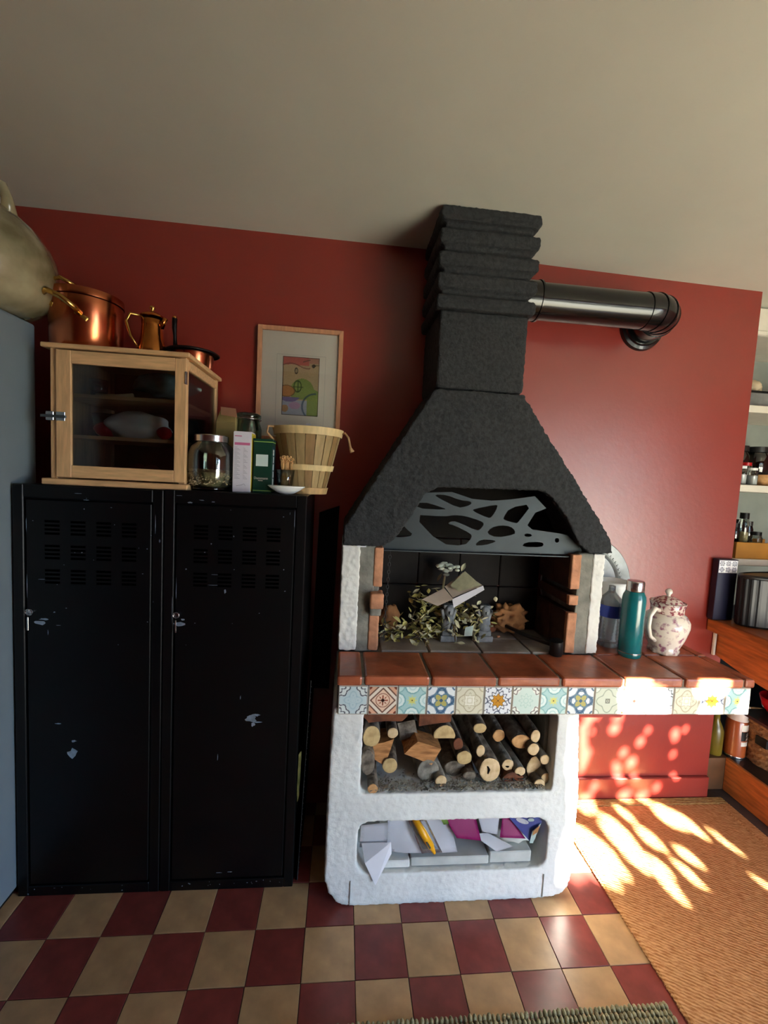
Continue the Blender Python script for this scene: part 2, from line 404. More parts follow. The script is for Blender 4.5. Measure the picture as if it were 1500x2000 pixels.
# ================================================================ the room
X0, X1, YF, YB = -1.05, 5.30, -2.40, 0.69
bm = NB(); box(bm, -1.2, 3.39, 0.69, 0.85, -0.02, 3.2); wall_back = struct('wall_back', bm, 'wall_red')
bm = NB(); box(bm, 3.24, 3.39, 0.851, 1.40, -0.02, 3.2); struct('wall_alcove_side', bm, 'alcove_wall')
bm = NB(); box(bm, 3.24, 5.45, 1.30, 1.45, -0.02, 3.2); struct('wall_alcove_back', bm, 'alcove_wall')
bm = NB(); box(bm, X0-0.15, X0, YF-.15, .84, -0.02, 3.2); struct('wall_left', bm, 'room_wall')
bm = NB(); box(bm, X1, X1+.15, YF-.15, 1.45, -0.02, 3.2); struct('wall_right', bm, 'room_wall')
bm = NB()                                                      # front wall, behind the camera: the doorway stands open
D0, D1 = 2.72, 5.0
box(bm, X0-.15, D0, YF-.15, YF, 0, 3.2); box(bm, D1, X1+.15, YF-.15, YF, 0, 3.2)
box(bm, D0, D1, YF-.15, YF, 2.62, 3.2)
struct('wall_front', bm, 'room_wall')
bm = NB(); box(bm, D0, D0+.04, YF-.12, YF-.02, 0, 2.62); box(bm, D1-.04, D1, YF-.12, YF-.02, 0, 2.62); box(bm, D0+.04, D1-.04, YF-.12, YF-.02, 2.58, 2.62)
struct('door_1', bm, 'white_shelf')
# ceiling: dips a little towards the right, as old plaster does
bm = NB()
cs = [(-1.3, 3.075), (1.5, 3.064), (2.2, 3.044), (3.4, 3.02), (5.5, 2.99)]
for (xa, za), (xb, zb) in zip(cs, cs[1:]):
    vs = [bm.verts.new(p) for p in ((xa, -2.6, za), (xb, -2.6, zb), (xb, 1.5, zb), (xa, 1.5, za), (xa, -2.6, za+.15), (xb, -2.6, zb+.15), (xb, 1.5, zb+.15), (xa, 1.5, za+.15))]
    for f in ((0, 1, 2, 3), (4, 7, 6, 5), (0, 4, 5, 1), (3, 2, 6, 7)): bm.faces.new([vs[i] for i in f])
bmesh.ops.remove_doubles(bm, verts=bm.verts, dist=1e-4)
struct('ceiling', bm, 'ceiling_paint')
bm = NB(); box(bm, 2.18, 3.385, 0.665, 0.69, 0.0, 0.135); struct('baseboard_back', bm, 'wall_red', bevel=0.004)

# floor: chequered cement tiles, one by one where the photo shows them
fm = bpy.data.materials.new('floor_chequer'); fm.use_nodes = True; n = fm.node_tree.nodes; L = fm.node_tree.links
ck = n.new('ShaderNodeTexChecker'); ck.inputs['Scale'].default_value = 5.0
ck.inputs['Color1'].default_value = (*lin('#bd965f'), 1); ck.inputs['Color2'].default_value = (*lin('#7d3a33'), 1)
tc = n.new('ShaderNodeTexCoord'); mp = n.new('ShaderNodeMapping'); mp.inputs['Location'].default_value = (0, 0, 0.05)
L.new(tc.outputs['Object'], mp.inputs[0]); L.new(mp.outputs[0], ck.inputs['Vector']); L.new(ck.outputs[0], n['Principled BSDF'].inputs['Base Color']); n['Principled BSDF'].inputs['Roughness'].default_value = 0.35
floor = struct('floor', B(-1.2, 5.45, -2.55, 1.45, -0.1, -0.004), 'grout')
bm = NB(); box(bm, -1.05, 5.3, -2.4, -0.6, -0.004, -0.001); obj('chequered_floor', bm, fm, floor)
bm = B(0.0012, .1988, .0012, .1988, -0.006, 0.0); bmesh.ops.bevel(bm, geom=[e for e in bm.edges if all(v.co.z > -.001 for v in e.verts)], offset=.0012, segments=1, affect='EDGES')
tmA = bpy.data.meshes.new('floor_tile'); bm.to_mesh(tmA); bm.free(); tmB = tmA.copy(); tmA.materials.append(MATS['tile_cream']); tmB.materials.append(MATS['tile_red'])
rt = random.Random(3)
for i in range(-5, 17):
    for j in range(-3, 4):
        o = bpy.data.objects.new('floor_tile', tmA if (i+j) % 2 == 0 else tmB); col.objects.link(o); o.parent = floor
        o.location = (i*.2, j*.2, rt.uniform(-.0006, .0004)); o.rotation_euler = (rt.uniform(-.002, .002), rt.uniform(-.002, .002), rt.uniform(-.003, .003))

# ================================================================ the barbecue fireplace
bbq = thing('barbecue_fireplace', 'white masonry indoor barbecue with black stucco hood and terracotta worktop', 'fireplace', (1.65, .38, 0))
# base
outer = [(1.075, .90), (1.072, .72), (1.067, .40), (1.069, .13), (1.085, .07), (1.13, .012), (1.18, .0), (2.06, .0), (2.13, .012), (2.172, .05), (2.182, .12), (2.185, .48), (2.165, .70), (2.15, .90)]
up = rounded(1.203, 2.057, .512, .876, .022); lo = rounded(1.203, 2.055, .146, .386, .055)
bm = holed(outer, [up, lo], .08, .55); box(bm, 1.08, 2.15, .52, .688, .005, .90)
base = obj('masonry_base', bm, 'white_plaster', bbq); stucco(base, .0085, .009, .016, 3)
base['label'] = 'white roughcast base with two rounded openings'
obj('base_seam', B(1.181, 1.1835, .0745, .09, .01, .12), 'paper_grey', bbq); obj('base_seam', B(2.050, 2.0525, .0745, .09, .01, .12), 'paper_grey', bbq)
obj('opening_lining', B(2.036, 2.05, .15, .52, .52, .872), 'cement', bbq)
# slab under the worktop
obj('worktop_slab', B(1.088, 2.955, .082, .688, .872, 1.002), 'cement', bbq, bevel=.004)
# terracotta worktop tiles
def tile(x0, x1, y0, y1, z0=1.0, z1=1.042, m='terracotta', name='worktop_tile', bev=.010, j=.003):
    bm = NB(); a = rt.uniform(-j, j)
    box(bm, x0, x1, y0+rt.uniform(-j, j), y1, z0, z1+rt.uniform(-.002, .002))
    return obj(name, bm, m, bbq, bevel=bev, seg=2)
xs = [1.080, 1.194, 1.476, 1.764, 2.048, 2.335, 2.618, 2.908, 2.967]
for a, b in zip(xs, xs[1:]): tile(a+.005, b-.005, .062, .325)
obj('worktop_mortar', B(1.084, 2.962, .072, .688, 1.0, 1.034), 'mortar', bbq)
for a, b in ((2.36, 2.618), (2.618, 2.908), (2.908, 2.967)):
    tile(a+.005, b-.005, .335, .56); tile(a+.005, b-.005, .57, .686)
# hearth floor
for a, b in ((1.285, 1.52), (1.52, 1.78), (1.78, 2.03), (2.03, 2.19)):
    tile(a+.004, b-.004, .330, .50, 1.0, 1.046, 'ash_tile', 'hearth_tile', .006); tile(a+.004, b-.004, .506, .655, 1.0, 1.046, 'ash_tile', 'hearth_tile', .006)
# patterned tiles along the front edge
def hexc(h): h = h.lstrip('#'); return np.array([int(h[i:i+2], 16)/255 for i in (0, 2, 4)])
def paint(C, mask, h, a=1.0):
    m = np.clip(mask, 0, 1)[..., None]*a; return C*(1-m)+hexc(h)*m
def near(v, w): return np.clip(1-np.abs(v)/w, 0, 1)**.5
def pattern(kind):
    def fn(U, V):
        x, y = U*2-1, V*2-1; ax, ay = np.abs(x), np.abs(y); r = np.hypot(x, y); th = np.arctan2(y, x)
        dc = np.hypot(1-ax, 1-ay); md = ax+ay; dm = np.minimum(np.hypot(ax-1, ay), np.hypot(ax, ay-1))
        C = np.ones(U.shape+(3,))
        edge = np.maximum(ax, ay)
        if kind == 'A':
            C = C*hexc('#c4d6d8'); C = paint(C, (dc < .75), '#dfe6e2'); C = paint(C, near(dc-.72-.06*np.sin(8*np.arctan2(1-ay, 1-ax)), .05), '#2d2f3a')
            C = paint(C, near(dc-.38-.1*np.sin(6*np.arctan2(1-ay, 1-ax)), .06), '#30323c'); C = paint(C, near(r-.5-.12*np.cos(4*th), .06), '#aac6cc'); C = paint(C, near(r-.25-.1*np.cos(8*th), .05), '#a6c3ca')
        if kind == 'B':
            C = C*hexc('#e8dccb'); C = paint(C, near(md-.85, .09), '#5b2d1e'); C = paint(C, near(md-1.28, .09), '#5b2d1e'); C = paint(C, (md > 1.35), '#dba98a'); C = paint(C, (md < .78), '#e9c9ae')
            C = paint(C, (r < .12+.26*np.clip(np.cos(8*th), 0, 1)), '#9b4a2c'); C = paint(C, (r < .13), '#3c1a12'); C = paint(C, near(r-.48, .035), '#8a4630'); C = paint(C, (np.hypot(ax-1, ay-1) < .25), '#7a3a28')
        if kind == 'C':
            C = C*hexc('#a9cdcb'); C = paint(C, (dm < .55), '#7fb0b2'); C = paint(C, (dm < .46), '#dcebe6'); C = paint(C, near(dm-.24, .05), '#a9cdcb', .8)
            C = paint(C, (dc < .42), '#c2dcd4'); C = paint(C, near(dc-.42, .05), '#83b2b0'); C = paint(C, (r < .30+.08*np.cos(8*th)), '#c7d69b'); C = paint(C, (r < .2), '#d4cf74'); C = paint(C, (r < .07), '#5a4a20')
        if kind == 'D':
            C = C*hexc('#e3e8e8'); q = (r > .35)
            C = paint(C, near(r-.72-.16*np.cos(4*th), .17), '#2c5072'); C = paint(C, (r < .55+.14*np.cos(4*th+PI)), '#5d7f92'); C = paint(C, (r < .16+.36*np.abs(np.sin(2*th))), '#b3ab62'); C = paint(C, near(dm-.30, .04), '#2f5876')
            C = paint(C, near(dc-.22, .07), '#2c5072'); C = paint(C, (r < .12), '#365a78')
        if kind == 'E':
            C = C*hexc('#d6d2bb'); C = paint(C, near(r-.72-.1*np.cos(4*th), .05), '#a89e7e'); C = paint(C, near(r-.45-.12*np.cos(8*th), .05), '#b3aa8b'); C = paint(C, near(np.maximum(ax, ay)-.28, .06), '#f0eee2'); C = paint(C, near(dc-.35, .05), '#ada485'); C = paint(C, (r < .14), '#e9e6d8')
        if kind == 'F':
            C = C*hexc('#e2e6ea'); C = paint(C, near(r-.66-.1*np.sin(12*th), .06), '#2c3448'); C = paint(C, near(dc-.34-.08*np.sin(8*np.arctan2(1-ay, 1-ax)), .06), '#2c3448'); C = paint(C, near(dm-.22, .05), '#39435c')
            C = paint(C, (r < .42+.07*np.cos(8*th)), '#c68a1e'); C = paint(C, near(r-.44-.07*np.cos(8*th), .03), '#4a3210'); C = paint(C, ((r < .26) & (np.abs(np.sin(4*th)) < .3)), '#8a4a12'); C = paint(C, (r < .06), '#4a2a10')
        if kind == 'G':
            C = C*hexc('#c9dbd2'); C = paint(C, (dc < .6), '#e4e8de'); C = paint(C, near(dc-.5-.08*np.sin(7*np.arctan2(1-ay, 1-ax)), .05), '#5d4a48'); C = paint(C, near(dc-.25, .06), '#4a3d40'); C = paint(C, near(r-.42-.1*np.cos(8*th), .05), '#a5c6bb'); C = paint(C, near(r-.18, .05), '#b1cec4')
        if kind == 'H':
            C = C*hexc('#cdd3bf'); C = paint(C, near(r-.72-.14*np.cos(4*th), .05), '#8e9a86'); C = paint(C, (dc < .38), '#dde2d2'); C = paint(C, near(dc-.38, .04), '#8e9a86'); C = paint(C, near(np.maximum(ax, ay)-.13, .04), '#4a4a3c'); C = paint(C, (r < .05), '#3c3c30')
        C = paint(C, (edge > .975), '#9a978a')
        return C
    return fn
order = 'ABCDEFGCDHBAEFC'; tw = (2.951-1.093)/15; first = {}
for k, ch in enumerate(order):
    x = 1.093+k*tw
    b = obj('band_tile', B(x+.0012, x+tw-.0012, .070, .086, .874, .998), 'porcelain', bbq, bevel=.0015)
    if ch not in first:
        p = grid_print('tile_glaze', (x+.0025, .0694, .8755), (tw-.005, 0, 0), (0, 0, .121), 44, 44, pattern(ch), 'tile_print', b); first[ch] = (p, x)
    else:
        p0, xo = first[ch]; p = p0.copy(); col.objects.link(p); p.parent = b; p.location = (x-xo, 0, 0)
# pillars either side of the fire
def part(name, m, args, bev=.004, st=None):
    o = obj(name, B(*args), m, bbq, bevel=0 if st else bev)
    if st: stucco(o, *st)
    return o
part('pillar_render', 'white_plaster', (1.084, 1.168, .318, .688, 1.046, 1.545), st=(.006, .010, .02, 3))
part('pillar_cement', 'cement', (1.16, 1.240, .324, .688, 1.040, 1.545), st=(.007, .008, .03, 2))
part('pillar_brick', 'brick', (1.232, 1.276, .318, .42, 1.352, 1.538), st=(.006, .006, .03, 2))
part('pillar_brick', 'brick', (1.222, 1.270, .318, .42, 1.047, 1.226), st=(.006, .006, .03, 2))
part('pillar_brick', 'brick', (1.222, 1.283, .275, .36, 1.258, 1.330), st=(.006, .006, .03, 2))
part('pillar_mortar', 'cement', (1.224, 1.276, .285, .36, 1.222, 1.262), st=(.006, .006, .03, 2))
part('pillar_mortar', 'cement', (1.20, 1.262, .33, .40, 1.325, 1.355), st=(.006, .006, .03, 2))
part('pillar_render', 'white_plaster', (2.300, 2.358, .318, .688, 1.046, 1.545), st=(.006, .010, .02, 3))
part('pillar_cement', 'cement', (2.228, 2.308, .324, .688, 1.040, 1.545), st=(.007, .008, .03, 2))
for z0, z1 in ((1.047, 1.250), (1.288, 1.336), (1.366, 1.538)):
    part('pillar_brick', 'brick', (2.192, 2.240, .318, .345, z0, z1), st=(.005, .005, .03, 2))
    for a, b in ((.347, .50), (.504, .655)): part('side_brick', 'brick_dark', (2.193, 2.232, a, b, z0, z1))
for z0, z1 in ((1.047, 1.205), (1.21, 1.37), (1.375, 1.538)):
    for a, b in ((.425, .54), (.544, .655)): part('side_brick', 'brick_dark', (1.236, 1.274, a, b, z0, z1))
for k in range(4):
    for z0, z1 in ((1.047, 1.285), (1.291, 1.545)): part('back_brick', 'soot', (1.274+k*.2305, 1.274+(k+1)*.2305-.005, .655, .685, z0, z1))
# hood
hoodL = [(1.088, 1.545), (1.088, 1.632), (1.47, 2.275)]; hoodR = [(1.885, 2.275), (1.90, 2.249), (2.008, 2.101), (2.173, 1.887), (2.287, 1.731), (2.370, 1.615), (2.384, 1.552)]
arch = [(2.270, 1.548), (2.212, 1.593), (2.140, 1.715), (2.062, 1.808), (2.012, 1.838), (1.933, 1.838), (1.515, 1.832), (1.452, 1.798), (1.376, 1.663), (1.318, 1.578), (1.262, 1.545)]
bm = NB(); prism(bm, hoodL+hoodR+arch, .302, .352)
prism(bm, [(1.088, 1.545), (1.088, 1.632), (1.47, 2.275), (1.54, 2.275), (1.155, 1.612), (1.15, 1.545)], .302, .688)
prism(bm, hoodR+[(2.31, 1.552), (2.22, 1.70), (2.10, 1.875), (1.93, 2.10), (1.82, 2.275)], .302, .688)
box(bm, 1.47, 1.885, .302, .688, 2.20, 2.275)
hood = obj('hood', bm, 'black_stucco', bbq); stucco(hood, .0085, .016, .018, 2)
hood['label'] = 'black roughcast flared smoke hood'
bm = NB(); box(bm, 1.472, 1.883, .312, .688, 2.28, 2.625)
nk = obj('flue_box', bm, 'black_stucco', bbq); stucco(nk, .009, .010, .02, 2)
bm = NB(); box(bm, 1.474, 1.878, .318, .688, 2.632, 3.06)
for zc in (2.655, 2.745, 2.84, 2.935, 3.030):
    prism(bm, [(1.448, zc-.018), (1.456, zc-.03), (1.896, zc-.03), (1.905, zc-.018), (1.905, zc+.018), (1.896, zc+.03), (1.456, zc+.03), (1.448, zc+.018)], .292, .688)
rb = obj('ribbed_flue_top', bm, 'black_stucco', bbq); stucco(rb, .0085, .009, .02, 2)
obj('firebox_back', prism(NB(), [(1.13, 1.548), (1.13, 1.60), (1.49, 2.21), (1.87, 2.21), (2.32, 1.60), (2.32, 1.548)], .676, .687), 'soot', bbq)
obj('firebox_throat', B(1.40, 1.95, .36, .676, 2.10, 2.12), 'soot', bbq)
# cut-out steel baffle
po = [(1.270, 1.545), (1.372, 1.659), (1.441, 1.776), (1.464, 1.800), (1.591, 1.810), (1.691, 1.782), (1.790, 1.777), (1.883, 1.788), (2.002, 1.809), (2.064, 1.753), (2.010, 1.729), (1.975, 1.666), (2.002, 1.646), (2.145, 1.632), (2.185, 1.625), (2.262, 1.558), (2.262, 1.530), (1.270, 1.523)]
hs = [[(1.567, 1.795), (1.506, 1.793), (1.525, 1.780), (1.626, 1.735), (1.669, 1.745), (1.692, 1.758), (1.685, 1.770), (1.630, 1.773)],
      [(1.447, 1.760), (1.418, 1.724), (1.569, 1.723), (1.559, 1.732)],
      [(1.406, 1.694), (1.551, 1.558), (1.669, 1.553), (1.704, 1.594), (1.696, 1.615), (1.613, 1.651), (1.582, 1.656), (1.594, 1.669), (1.624, 1.670), (1.726, 1.628), (1.744, 1.638), (1.761, 1.664), (1.741, 1.678), (1.659, 1.699), (1.610, 1.700), (1.561, 1.691)],
      [(1.695, 1.725), (1.706, 1.734), (1.810, 1.760), (1.823, 1.752), (1.796, 1.699), (1.778, 1.692)],
      [(1.850, 1.695), (1.880, 1.748), (1.992, 1.772), (1.930, 1.680), (1.917, 1.673), (1.860, 1.686)],
      [(1.774, 1.618), (1.794, 1.647), (1.843, 1.661), (1.893, 1.657), (1.917, 1.636), (1.915, 1.618), (1.828, 1.599)],
      [(1.963, 1.616), (1.969, 1.626), (1.994, 1.625), (2.003, 1.618), (1.996, 1.610), (1.970, 1.610)],
      [(1.955, 1.559), (1.969, 1.582), (2.052, 1.587), (2.067, 1.577), (2.057, 1.561)],
      [(1.716, 1.556), (1.748, 1.589), (1.817, 1.586), (1.824, 1.579), (1.769, 1.560)],
      [(1.322, 1.586), (1.367, 1.642), (1.383, 1.624), (1.421, 1.595), (1.361, 1.582)],
      [(2.132+.012*math.cos(a*PI/4), 1.598+.012*math.sin(a*PI/4)) for a in range(8)]]
bm = holed(po, [smooth_poly(h, 1) for h in hs], .368, .372)
pl = obj('cutout_baffle', bm, 'plate_steel', bbq); pl['label'] = 'grey steel baffle with branching cut-outs'
obj('baffle_flange', B(1.27, 2.262, .345, .372, 1.519, 1.524), 'plate_steel', bbq)
obj('paper_scrap', B(1.150, 1.192, .300, .325, 1.540, 1.546), 'paper', bbq)
# smoke pipe to the wall
pipe = thing('stove_pipe', 'glossy black smoke pipe with elbow running from the hood to the red wall', 'stovepipe', (2.3, .48, 2.66))
py, pz, pr_ = .478, 2.765, .086
obj('pipe_tube', tube(NB(), [(1.86, py, pz), (2.06, py, pz), (2.56, py, pz)], pr_, 32), 'black_enamel', pipe, smooth=True, auto=40)
obj('pipe_collar', tube(NB(), [(1.89, py, pz), (1.975, py, pz)], pr_+.006, 32), 'black_enamel', pipe, smooth=True, auto=40)
obj('pipe_ring', tube(NB(), [(1.978, py, pz), (1.986, py, pz)], pr_+.010, 32), 'black_enamel', pipe, smooth=True, auto=40)
el = []
for k in range(9):
    a = PI/2*k/8; el.append((2.548+.105*math.sin(a)+.03, py+.105*(1-math.cos(a)), pz))
obj('elbow', tube(NB(), [(2.54, py, pz)]+el+[(el[-1][0], .64, pz)], pr_+.004, 32), 'black_enamel', pipe, smooth=True, auto=40)
for k in (1, 3, 5, 7): 
    a = PI/2*k/8; d = Vector((math.cos(a), math.sin(a), 0)); c = Vector(el[k])
    obj('elbow_rib', tube(NB(), [c-d*.004, c+d*.004], pr_+.0075, 32), 'black_enamel', pipe, smooth=True, auto=40)
ex = el[-1][0]
obj('wall_rosette', tube(NB(), [(ex, .655, pz), (ex, .668, pz), (ex, .672, pz), (ex, .689, pz)], [pr_+.016, pr_+.020, pr_+.036, pr_+.042], 36), 'black_enamel', pipe, smooth=True, auto=30)

# ================================================================ firewood in the upper opening
rl = random.Random(11)
def log(x, y, z, rx, rz, label, cut='cut_pale', bark='bark', dx=0.0, dz=0.0, length=.34, half=False, seed=0):
    p0 = Vector((x, y, z)); d = Vector((dx, 1, dz)).normalized(); L_ = length
    s, t = Vector((1, 0, 0)), Vector((0, 0, 1)); seg = 18
    root = thing('firewood_log', label, 'log', (x, y, z-rz), 'firewood stacked in the barbecue base')
    def ring(c, k):
        out = []
        for i in range(seg):
            a = 2*PI*i/seg; ca, sa = math.cos(a), math.sin(a)
            if half and sa < -.25: sa = -.25
            q = 1+.10*mnoise.noise(Vector((ca*1.3+seed*7.7, sa*1.3, c.y*4)))
            out.append(c+s*rx*ca*q*k+t*rz*sa*q*k)
        return out
    bm = NB(); rings = [[bm.verts.new(p) for p in ring(p0+d*u, k)] for u, k in ((.002, 1.0), (L_*.15, 1.04), (L_*.4, 1.02), (L_*.7, 1.05), (L_, 1.0))]
    for a, b in zip(rings, rings[1:]):
        for i in range(seg): bm.faces.new((a[i], a[(i+1) % seg], b[(i+1) % seg], b[i]))
    bm.faces.new(rings[-1])
    obj('bark', bm, bark, root, smooth=True)
    bm = NB(); rr = [bm.verts.new(p) for p in ring(p0+Vector((0, .001, 0)), .985)]; r2 = [bm.verts.new(p) for p in ring(p0+Vector((0, -.001, 0)), .90)]
    for i in range(seg): bm.faces.new((rr[i], rr[(i+1) % seg], r2[(i+1) % seg], r2[i]))
    bm.faces.new(r2); obj('cut_face', bm, cut, root)
    return root
G = 'firewood stacked in the barbecue base'
LG = [
 (1.250,.160,.720,.039,.049,'thick pale round log at the top left corner of the woodpile','cut_yellow','bark',0,.02,0),
 (1.342,.170,.731,.024,.025,'thin round log just right of the thick pale top left log','cut_pale','bark',0,.02,0),
 (1.580,.180,.711,.051,.049,'large yellow log with flat split underside, upper middle of the woodpile','cut_yellow','bark',-.15,.05,1),
 (1.739,.170,.752,.031,.024,'oval yellow log touching the tile band, upper middle right','cut_yellow','bark',.05,.08,0),
 (1.843,.200,.699,.028,.030,'golden round log second along the upper right row','cut_orange','bark',-.1,.25,0),
 (1.930,.150,.700,.045,.034,'wide orange oval log in the upper right row','cut_orange','bark',-.2,.25,0),
 (1.985,.130,.738,.022,.030,'pale log behind the wide orange oval log','cut_pale','bark',-.15,.3,0),
 (1.975,.120,.682,.028,.028,'pale round log under the wide orange oval log','cut_pale','bark',-.1,.2,0),
 (2.026,.110,.640,.022,.023,'small pale log against the right wall of the opening','cut_pale','bark_grey',-.3,.45,0),
 (1.337,.160,.585,.034,.036,'pale round log below the split wedge on the left','cut_yellow','bark',.1,.1,0),
 (1.650,.190,.665,.024,.029,'brown stub log set far back in the middle of the pile','old_wood','bark',0,0,0),
 (1.744,.260,.620,.036,.048,'dark bark-covered log recessed in the middle of the pile','bark_grey','bark_grey',0,.1,0),
 (1.745,.155,.655,.020,.028,'small pale log beside the dark recessed log','cut_pale','bark',0,.1,0),
 (1.677,.170,.612,.036,.033,'yellowish log low in the middle behind the cracked log','cut_yellow','bark',0,0,0),
 (1.785,.130,.580,.049,.056,'big pale log with a dark crack in its cut face','cut_pale','bark',-.25,.35,0),
 (1.885,.170,.575,.028,.028,'round log with a hollow spot, right of the cracked log','cut_pale','bark_grey',-.2,.25,0),
 (1.936,.150,.558,.026,.023,'slim pale log beside the log with a hollow spot','cut_pale','bark_grey',-.25,.3,0),
 (2.012,.160,.566,.042,.057,'tall oval greyish log near the right end of the pile','cut_pale','bark',-.25,.3,0),
 (1.904,.150,.512,.052,.042,'dark red weathered stump piece at the bottom of the pile','old_wood','old_wood',0,.02,0),
 (1.562,.120,.540,.025,.026,'small white-cut log at the bottom centre','cut_pale','bark_grey',-.15,.15,0),
 (2.012,.110,.524,.026,.025,'lowest pale log in the bottom right corner','cut_pale','bark',-.1,.05,0),
 (2.045,.120,.545,.024,.025,'pale log leaning on the lowest bottom right log','cut_pale','bark_grey',-.15,.2,0),
 (1.258,.090,.530,.022,.022,'thin orange log sticking out at the bottom left','cut_orange','bark',.05,.12,0),
 (1.510,.150,.565,.052,.055,'thick dark grey bark log at the bottom centre left','bark_grey','bark_grey',-.1,.05,0),
 (1.640,.190,.550,.050,.036,'dark bark chunk low in the middle of the pile','bark','bark',.1,0,0),
 (1.235,.130,.620,.032,.060,'black bark log along the left wall of the opening','bark','bark',0,0,0),
 (1.700,.150,.538,.030,.024,'low mossy dark log in front of the bark chunk','bark','bark',.2,0,0),
]
for i, (x, y, z, rx, rz, lab, cut, bk, dx, dz, half) in enumerate(LG):
    r = log(x, y, z, rx, rz, lab, cut, bk, dx*.5, 0 if z > .74 else dz*.35, .30, bool(half), i)
    if 'crack' in lab: obj('crack', tube(NB(), [(1.776, .128, .565), (1.780, .128, .585), (1.774, .128, .597), (1.770, .128, .60)], [.003, .006, .004, .001], 6), 'soot', r)
    if 'hollow' in lab: obj('hollow_spot', lathe(NB(), [(0, 0), (.007, .001), (.009, .004), (0, .005)], (1.880, .1675, .568), 8), 'soot', r)
def wedge(name, poly, y0, y1, label, m='split_wood'):
    bm = prism(NB(), poly, y0, y1); bmesh.ops.subdivide_edges(bm, edges=bm.edges, cuts=1)
    for v in bm.verts: v.co += Vector((mnoise.noise(v.co*22), mnoise.noise(v.co*22+Vector((5, 0, 0))), mnoise.noise(v.co*22+Vector((0, 9, 0)))))*.005
    return tag(obj(name, bm, m), label, 'log', G)
wedge('split_log', [(1.398, .646), (1.454, .703), (1.563, .668), (1.524, .596)], .15, .25, 'orange split log wedge with pointed left end in the middle left')
wedge('split_log', [(1.252, .620), (1.258, .681), (1.352, .700), (1.322, .610), (1.298, .588)], .17, .27, 'orange split log piece below the thin top left log')
wedge('split_log', [(1.208, .865), (1.405, .865), (1.405, .815), (1.380, .790), (1.235, .782), (1.210, .800)], .17, .45, 'wide brown split slab lying under the tile band at top left', 'old_wood')
wedge('split_log', [(1.449, .862), (1.598, .866), (1.601, .789), (1.459, .769)], .16, .45, 'brown squared log block under the tile band, top middle left', 'old_wood')
wedge('split_log', [(1.369, .747), (1.446, .761), (1.469, .690), (1.455, .690), (1.387, .663)], .22, .45, 'dark split slab behind the thin top left log', 'bark')
# bark crumbs and wood dust on the ledge
bm = NB(); rc = random.Random(5)
for k in range(900):
    x, y = rc.uniform(1.25, 2.03), .085+abs(rc.gauss(0, .05)); s = rc.uniform(.002, .006)
    if y > .3: continue
    obox(bm, (x, y, .519+s*.3+rc.uniform(0, .006)), (s*2, s, s*.5), (rc.uniform(-.5, .5), rc.uniform(-.5, .5), rc.uniform(0, 3)))
tag(obj('wood_crumbs', bm, 'bark_grey'), 'grey bark crumbs and sawdust scattered under the firewood', 'wood crumbs', kind='stuff')

# ================================================================ papers in the lower opening
def T1(o, label, cat, group=None): return tag(o, label, cat, group)
zf = .152
T1(obj('tile_offcut', B(1.32, 1.44, .10, .40, zf, .186), 'white_plaster', bevel=.004), 'short chipped white tile offcut at the left of the paper niche', 'tile')
T1(obj('tile_offcut', B(1.445, 1.80, .105, .42, zf, .192), 'paper_grey', bevel=.004), 'long whitish stone strip on the niche floor in the middle', 'tile')
T1(obj('tile_offcut', B(1.805, 2.0, .11, .42, zf, .205), 'paper_grey', bevel=.004), 'whitish stone strip on the niche floor at the right', 'tile')
bm = sheet((1.215, .10, .36), (1.335, .10, .365), (1.215, .10, .255), (1.335, .10, .255), 6, .008, 6, 1); g_ = bm
T1(obj('paper_sheet', bm, 'paper', smooth=True), 'white sheet of paper standing at the far left of the niche', 'paper')
bm = NB(); vs = [bm.verts.new(p) for p in ((1.222, .088, .285), (1.350, .088, .285), (1.355, .086, .235), (1.288, .062, .112), (1.240, .078, .200))]; bm.faces.new(vs)
bmesh.ops.solidify(bm, geom=bm.faces[:], thickness=.001)
T1(obj('paper_corner', bm, 'paper'), 'white paper corner hanging down over the front edge of the niche', 'paper')
T1(obj('paper_sheet', sheet((1.335, .13, .375), (1.60, .20, .375), (1.34, .11, .225), (1.66, .11, .205), 10, .02, 7, 2), 'paper', smooth=True), 'large white paper bundle behind the yellow cutter', 'paper')
T1(obj('plastic_wrap', sheet((1.42, .12, .372), (1.50, .12, .372), (1.49, .088, .225), (1.58, .088, .232), 8, .008, 14, 3), 'clear_plastic', smooth=True), 'clear plastic blister wrapped around the yellow cutter', 'wrapper')
cut = thing('utility_cutter', 'yellow utility cutter pointing down in clear packaging', 'cutter', (1.52, .085, .22))
bm = tube(NB(), [(1.445, .130, .375), (1.49, .105, .315), (1.530, .088, .258)], [.014, .018, .015], 8); obj('cutter_body', bm, 'yellow_plastic', cut, smooth=True)
obj('cutter_nose', tube(NB(), [(1.530, .088, .258), (1.545, .083, .232)], [.013, .006], 8), 'yellow_plastic', cut); obj('cutter_slot', tube(NB(), [(1.505, .082, .288), (1.522, .076, .264)], .004, 6), 'black_plastic', cut)
T1(obj('green_wrapper', sheet((1.555, .16, .378), (1.585, .16, .378), (1.59, .13, .325), (1.615, .13, .33), 5, .01, 9, 4), 'lime_card', smooth=True), 'strip of green wrapper left of the magenta paper', 'wrapper')
T1(obj('magenta_paper', sheet((1.575, .16, .380), (1.735, .17, .380), (1.650, .11, .275), (1.760, .11, .262), 8, .012, 8, 5), 'magenta', smooth=True), 'crumpled magenta paper in the middle of the niche', 'paper')
T1(obj('torn_paper', sheet((1.742, .15, .378), (1.860, .15, .378), (1.765, .115, .300), (1.835, .115, .285), 8, .012, 9, 6), 'paper', smooth=True), 'torn white paper between the two magenta pieces', 'paper')
